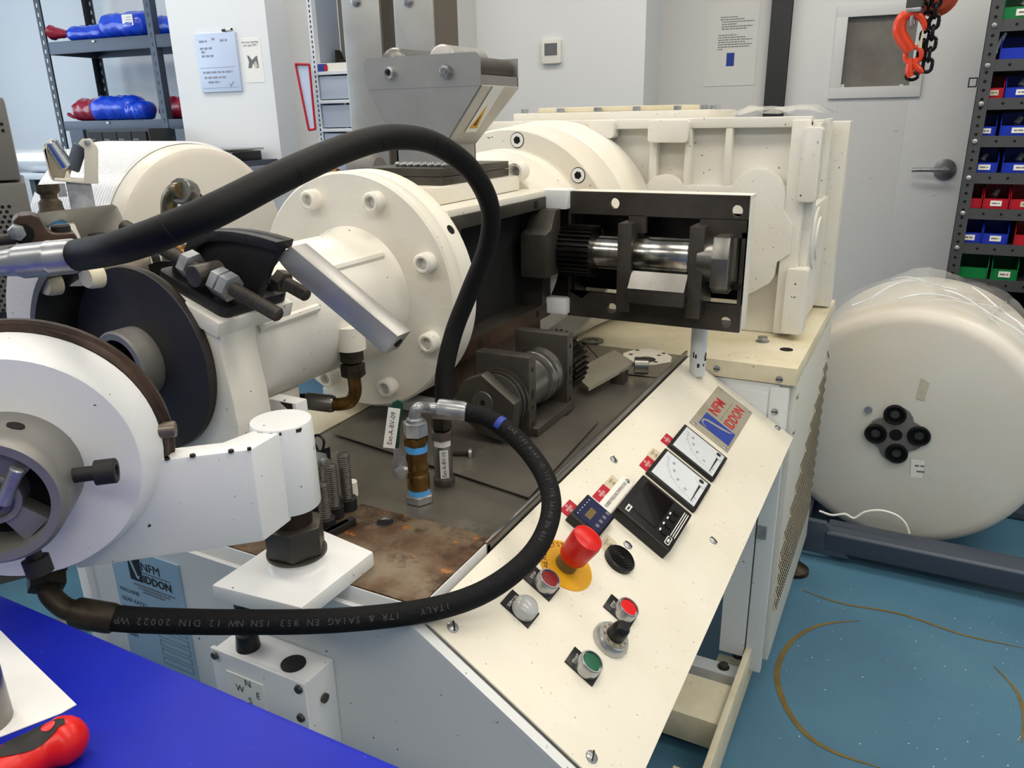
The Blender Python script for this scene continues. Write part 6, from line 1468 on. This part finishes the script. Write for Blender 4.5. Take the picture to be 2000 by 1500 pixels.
for z in BZs + [BZs[0] + .17, BZs[0] + .34]:
    bm_ = rb_(pl0 - .013, pl0 + PW, bn_ + .003, bn_ + .008, z - .020, z + .018, 'shelf_lip', 'rack_right', rk2)
    rb_(pl0 - .013, pl0 + PW, bn_ + .008, bn_ + .375, z + .012, z + .017, 'shelf_deck', 'rack_right', rk2)
    MB(ROOM).lathe([(0, 0), (0, .009), (.005, .008), (.007, .004), (.007, 0)], (pl0, bn_ - .0002, z), (0, -1, 0), 14).build('round_bolt', 'zinc', bm_)
    for i in range(8): MB(ROOM).cyl((pl0 + .065 + .055 * i, bn_ + .0032, z), (pl0 + .065 + .055 * i, bn_ + .0024, z), .0048, seg=10).build('lip_hole', 'void', bm_)
def bin_(l0, l1, z, h, m, label, lab='label_white', content=0, dn=.022, side=False):
    d = .17; w_ = l1 - l0; n_ = bn_ + dn
    t = thing('parts_bin', label, 'bin', RN((l0 + l1) / 2, n_ + d / 2, z), 'coloured bins on the parts rack')
    b = MB(ROOM); th = .0025
    b.box(l0, l1, n_, n_ + d, z, z + th); b.box(l0, l1, n_ + d - th, n_ + d, z + th, z + h); b.box(l0, l1, n_, n_ + th, z + th, z + h * .45)
    for x in (l0, l1 - th): b.prism([(n_ - .004, z + th), (n_ - .010, z + h * .62), (n_ + .03, z + h), (n_ + d - th, z + h), (n_ + d - th, z + th)], x, x + th, 'x')
    b.build('bin_body', m, t)
    if lab:
        lq = rb_(l0 + w_ * .30, l0 + w_ * .74, n_ - .0028, n_ - .0006, z + h * .12, z + h * .36, 'bin_label', lab, t); printed(ROOM @ frame((l0 + w_ * .36, n_ - .003, z + h * .24), (1, 0, 0), (0, 0, 1), (0, -1, 0)), 0, w_ * .30, 0, h * .06, 'ink_grey', lq)
    for i in range(content): 
        c = RN(l0 + w_ * (.4 + .22 * i), n_ + .045, z + h * .5); MB().cyl(c, c + V((.012, .014, .022)), .011, seg=10, bev=.001).build('metal_part', 'zinc', t)
def px2l(px, py): return L_(px, py, bn_)
Bz = [z + .0175 for z in BZs]
zt0 = Bz[0]
bin_(px2l(1957, 40), px2l(1957, 40) + .125, Bz[0], .085, 'bin_green', 'green bin on the top visible shelf', content=1)
bin_(px2l(1951, 115), px2l(1951, 115) + .13, Bz[1], .080, 'bin_blue', 'blue bin beside the white marker', lab=None)
bin_(px2l(1921, 190), px2l(1959, 190), Bz[2], .075, 'bin_red', 'narrow red bin with a tan label on the third shelf', 'label_beige'); bin_(px2l(1961, 190), px2l(1961, 190) + .11, Bz[2], .075, 'bin_blue', 'blue bin beside the narrow red bin', content=1)
bin_(px2l(1906, 264), px2l(1944, 264), Bz[3], .070, 'bin_blue', 'dark blue bin nearest the post on the fourth shelf'); bin_(px2l(1951, 264), px2l(1951, 264) + .12, Bz[3], .075, 'bin_blue', 'blue bin with a metal part on the fourth shelf', content=1)
bin_(px2l(1893, 336), px2l(1947, 336), Bz[4], .076, 'bin_blue', 'blue bin nearest the post on the fifth shelf', content=1); bin_(px2l(1955, 336), px2l(1955, 336) + .12, Bz[4], .076, 'bin_blue', 'blue bin with brass nuts on the fifth shelf', content=2)
bin_(px2l(1878, 405), px2l(1916, 405), Bz[5], .076, 'bin_red', 'unlabelled red bin nearest the post', None); bin_(px2l(1918, 405), px2l(1969, 405), Bz[5], .078, 'bin_red', 'red bin holding a round metal part', content=1); bin_(px2l(1971, 405), px2l(1971, 405) + .11, Bz[5], .078, 'bin_red', 'red bin with a tan label at the right edge', 'label_beige')
bin_(px2l(1865, 472), px2l(1916, 472), Bz[6], .082, 'bin_blue', 'bright blue bin nearest the post on the seventh shelf'); bin_(px2l(1917, 472), px2l(1968, 472), Bz[6], .082, 'bin_blue', 'bright blue bin second from the post on the seventh shelf'); bin_(px2l(1980, 472), px2l(1980, 472) + .11, Bz[6], .082, 'bin_red', 'red bin right of the two bright blue bins')
bin_(px2l(1852, 540), px2l(1928, 540), Bz[7], .088, 'bin_green', 'wide green bin nearest the post on the bottom visible shelf', None); bin_(px2l(1934, 540), px2l(1987, 540), Bz[7], .088, 'bin_green', 'green bin with a white label on the bottom visible shelf')
q = px2l(1942, 100); mk = thing('white_marker', 'white marker leaning against the blue bin on the rack', 'pen', RN(q, bn_ + .03, Bz[1]))
MB(ROOM).cyl((q - .008, bn_ + .02, Bz[1] + .002), (q + .004, bn_ + .03, Bz[1] + .030), .009, seg=12).build('marker_cap', 'label_white', mk); MB(ROOM).cyl((q + .004, bn_ + .03, Bz[1] + .030), (q + .024, bn_ + .05, Bz[1] + .085), .0065, seg=12).build('marker_body', 'tool_blue', mk)
q = ln(atn(1900, 161, bn_)); o = MB(ROOM); 
for a_, b_, c_, d_ in ((-.014, .014, -.016, -.012), (-.014, .014, .012, .016), (-.014, -.010, -.016, .016), (.010, .014, -.016, .016)): o.box(q[0] + a_, q[0] + b_, bn_ + .0, bn_ + .012, q[2] + c_, q[2] + d_)
o.build('square_clip', 'black_plastic', rk2)
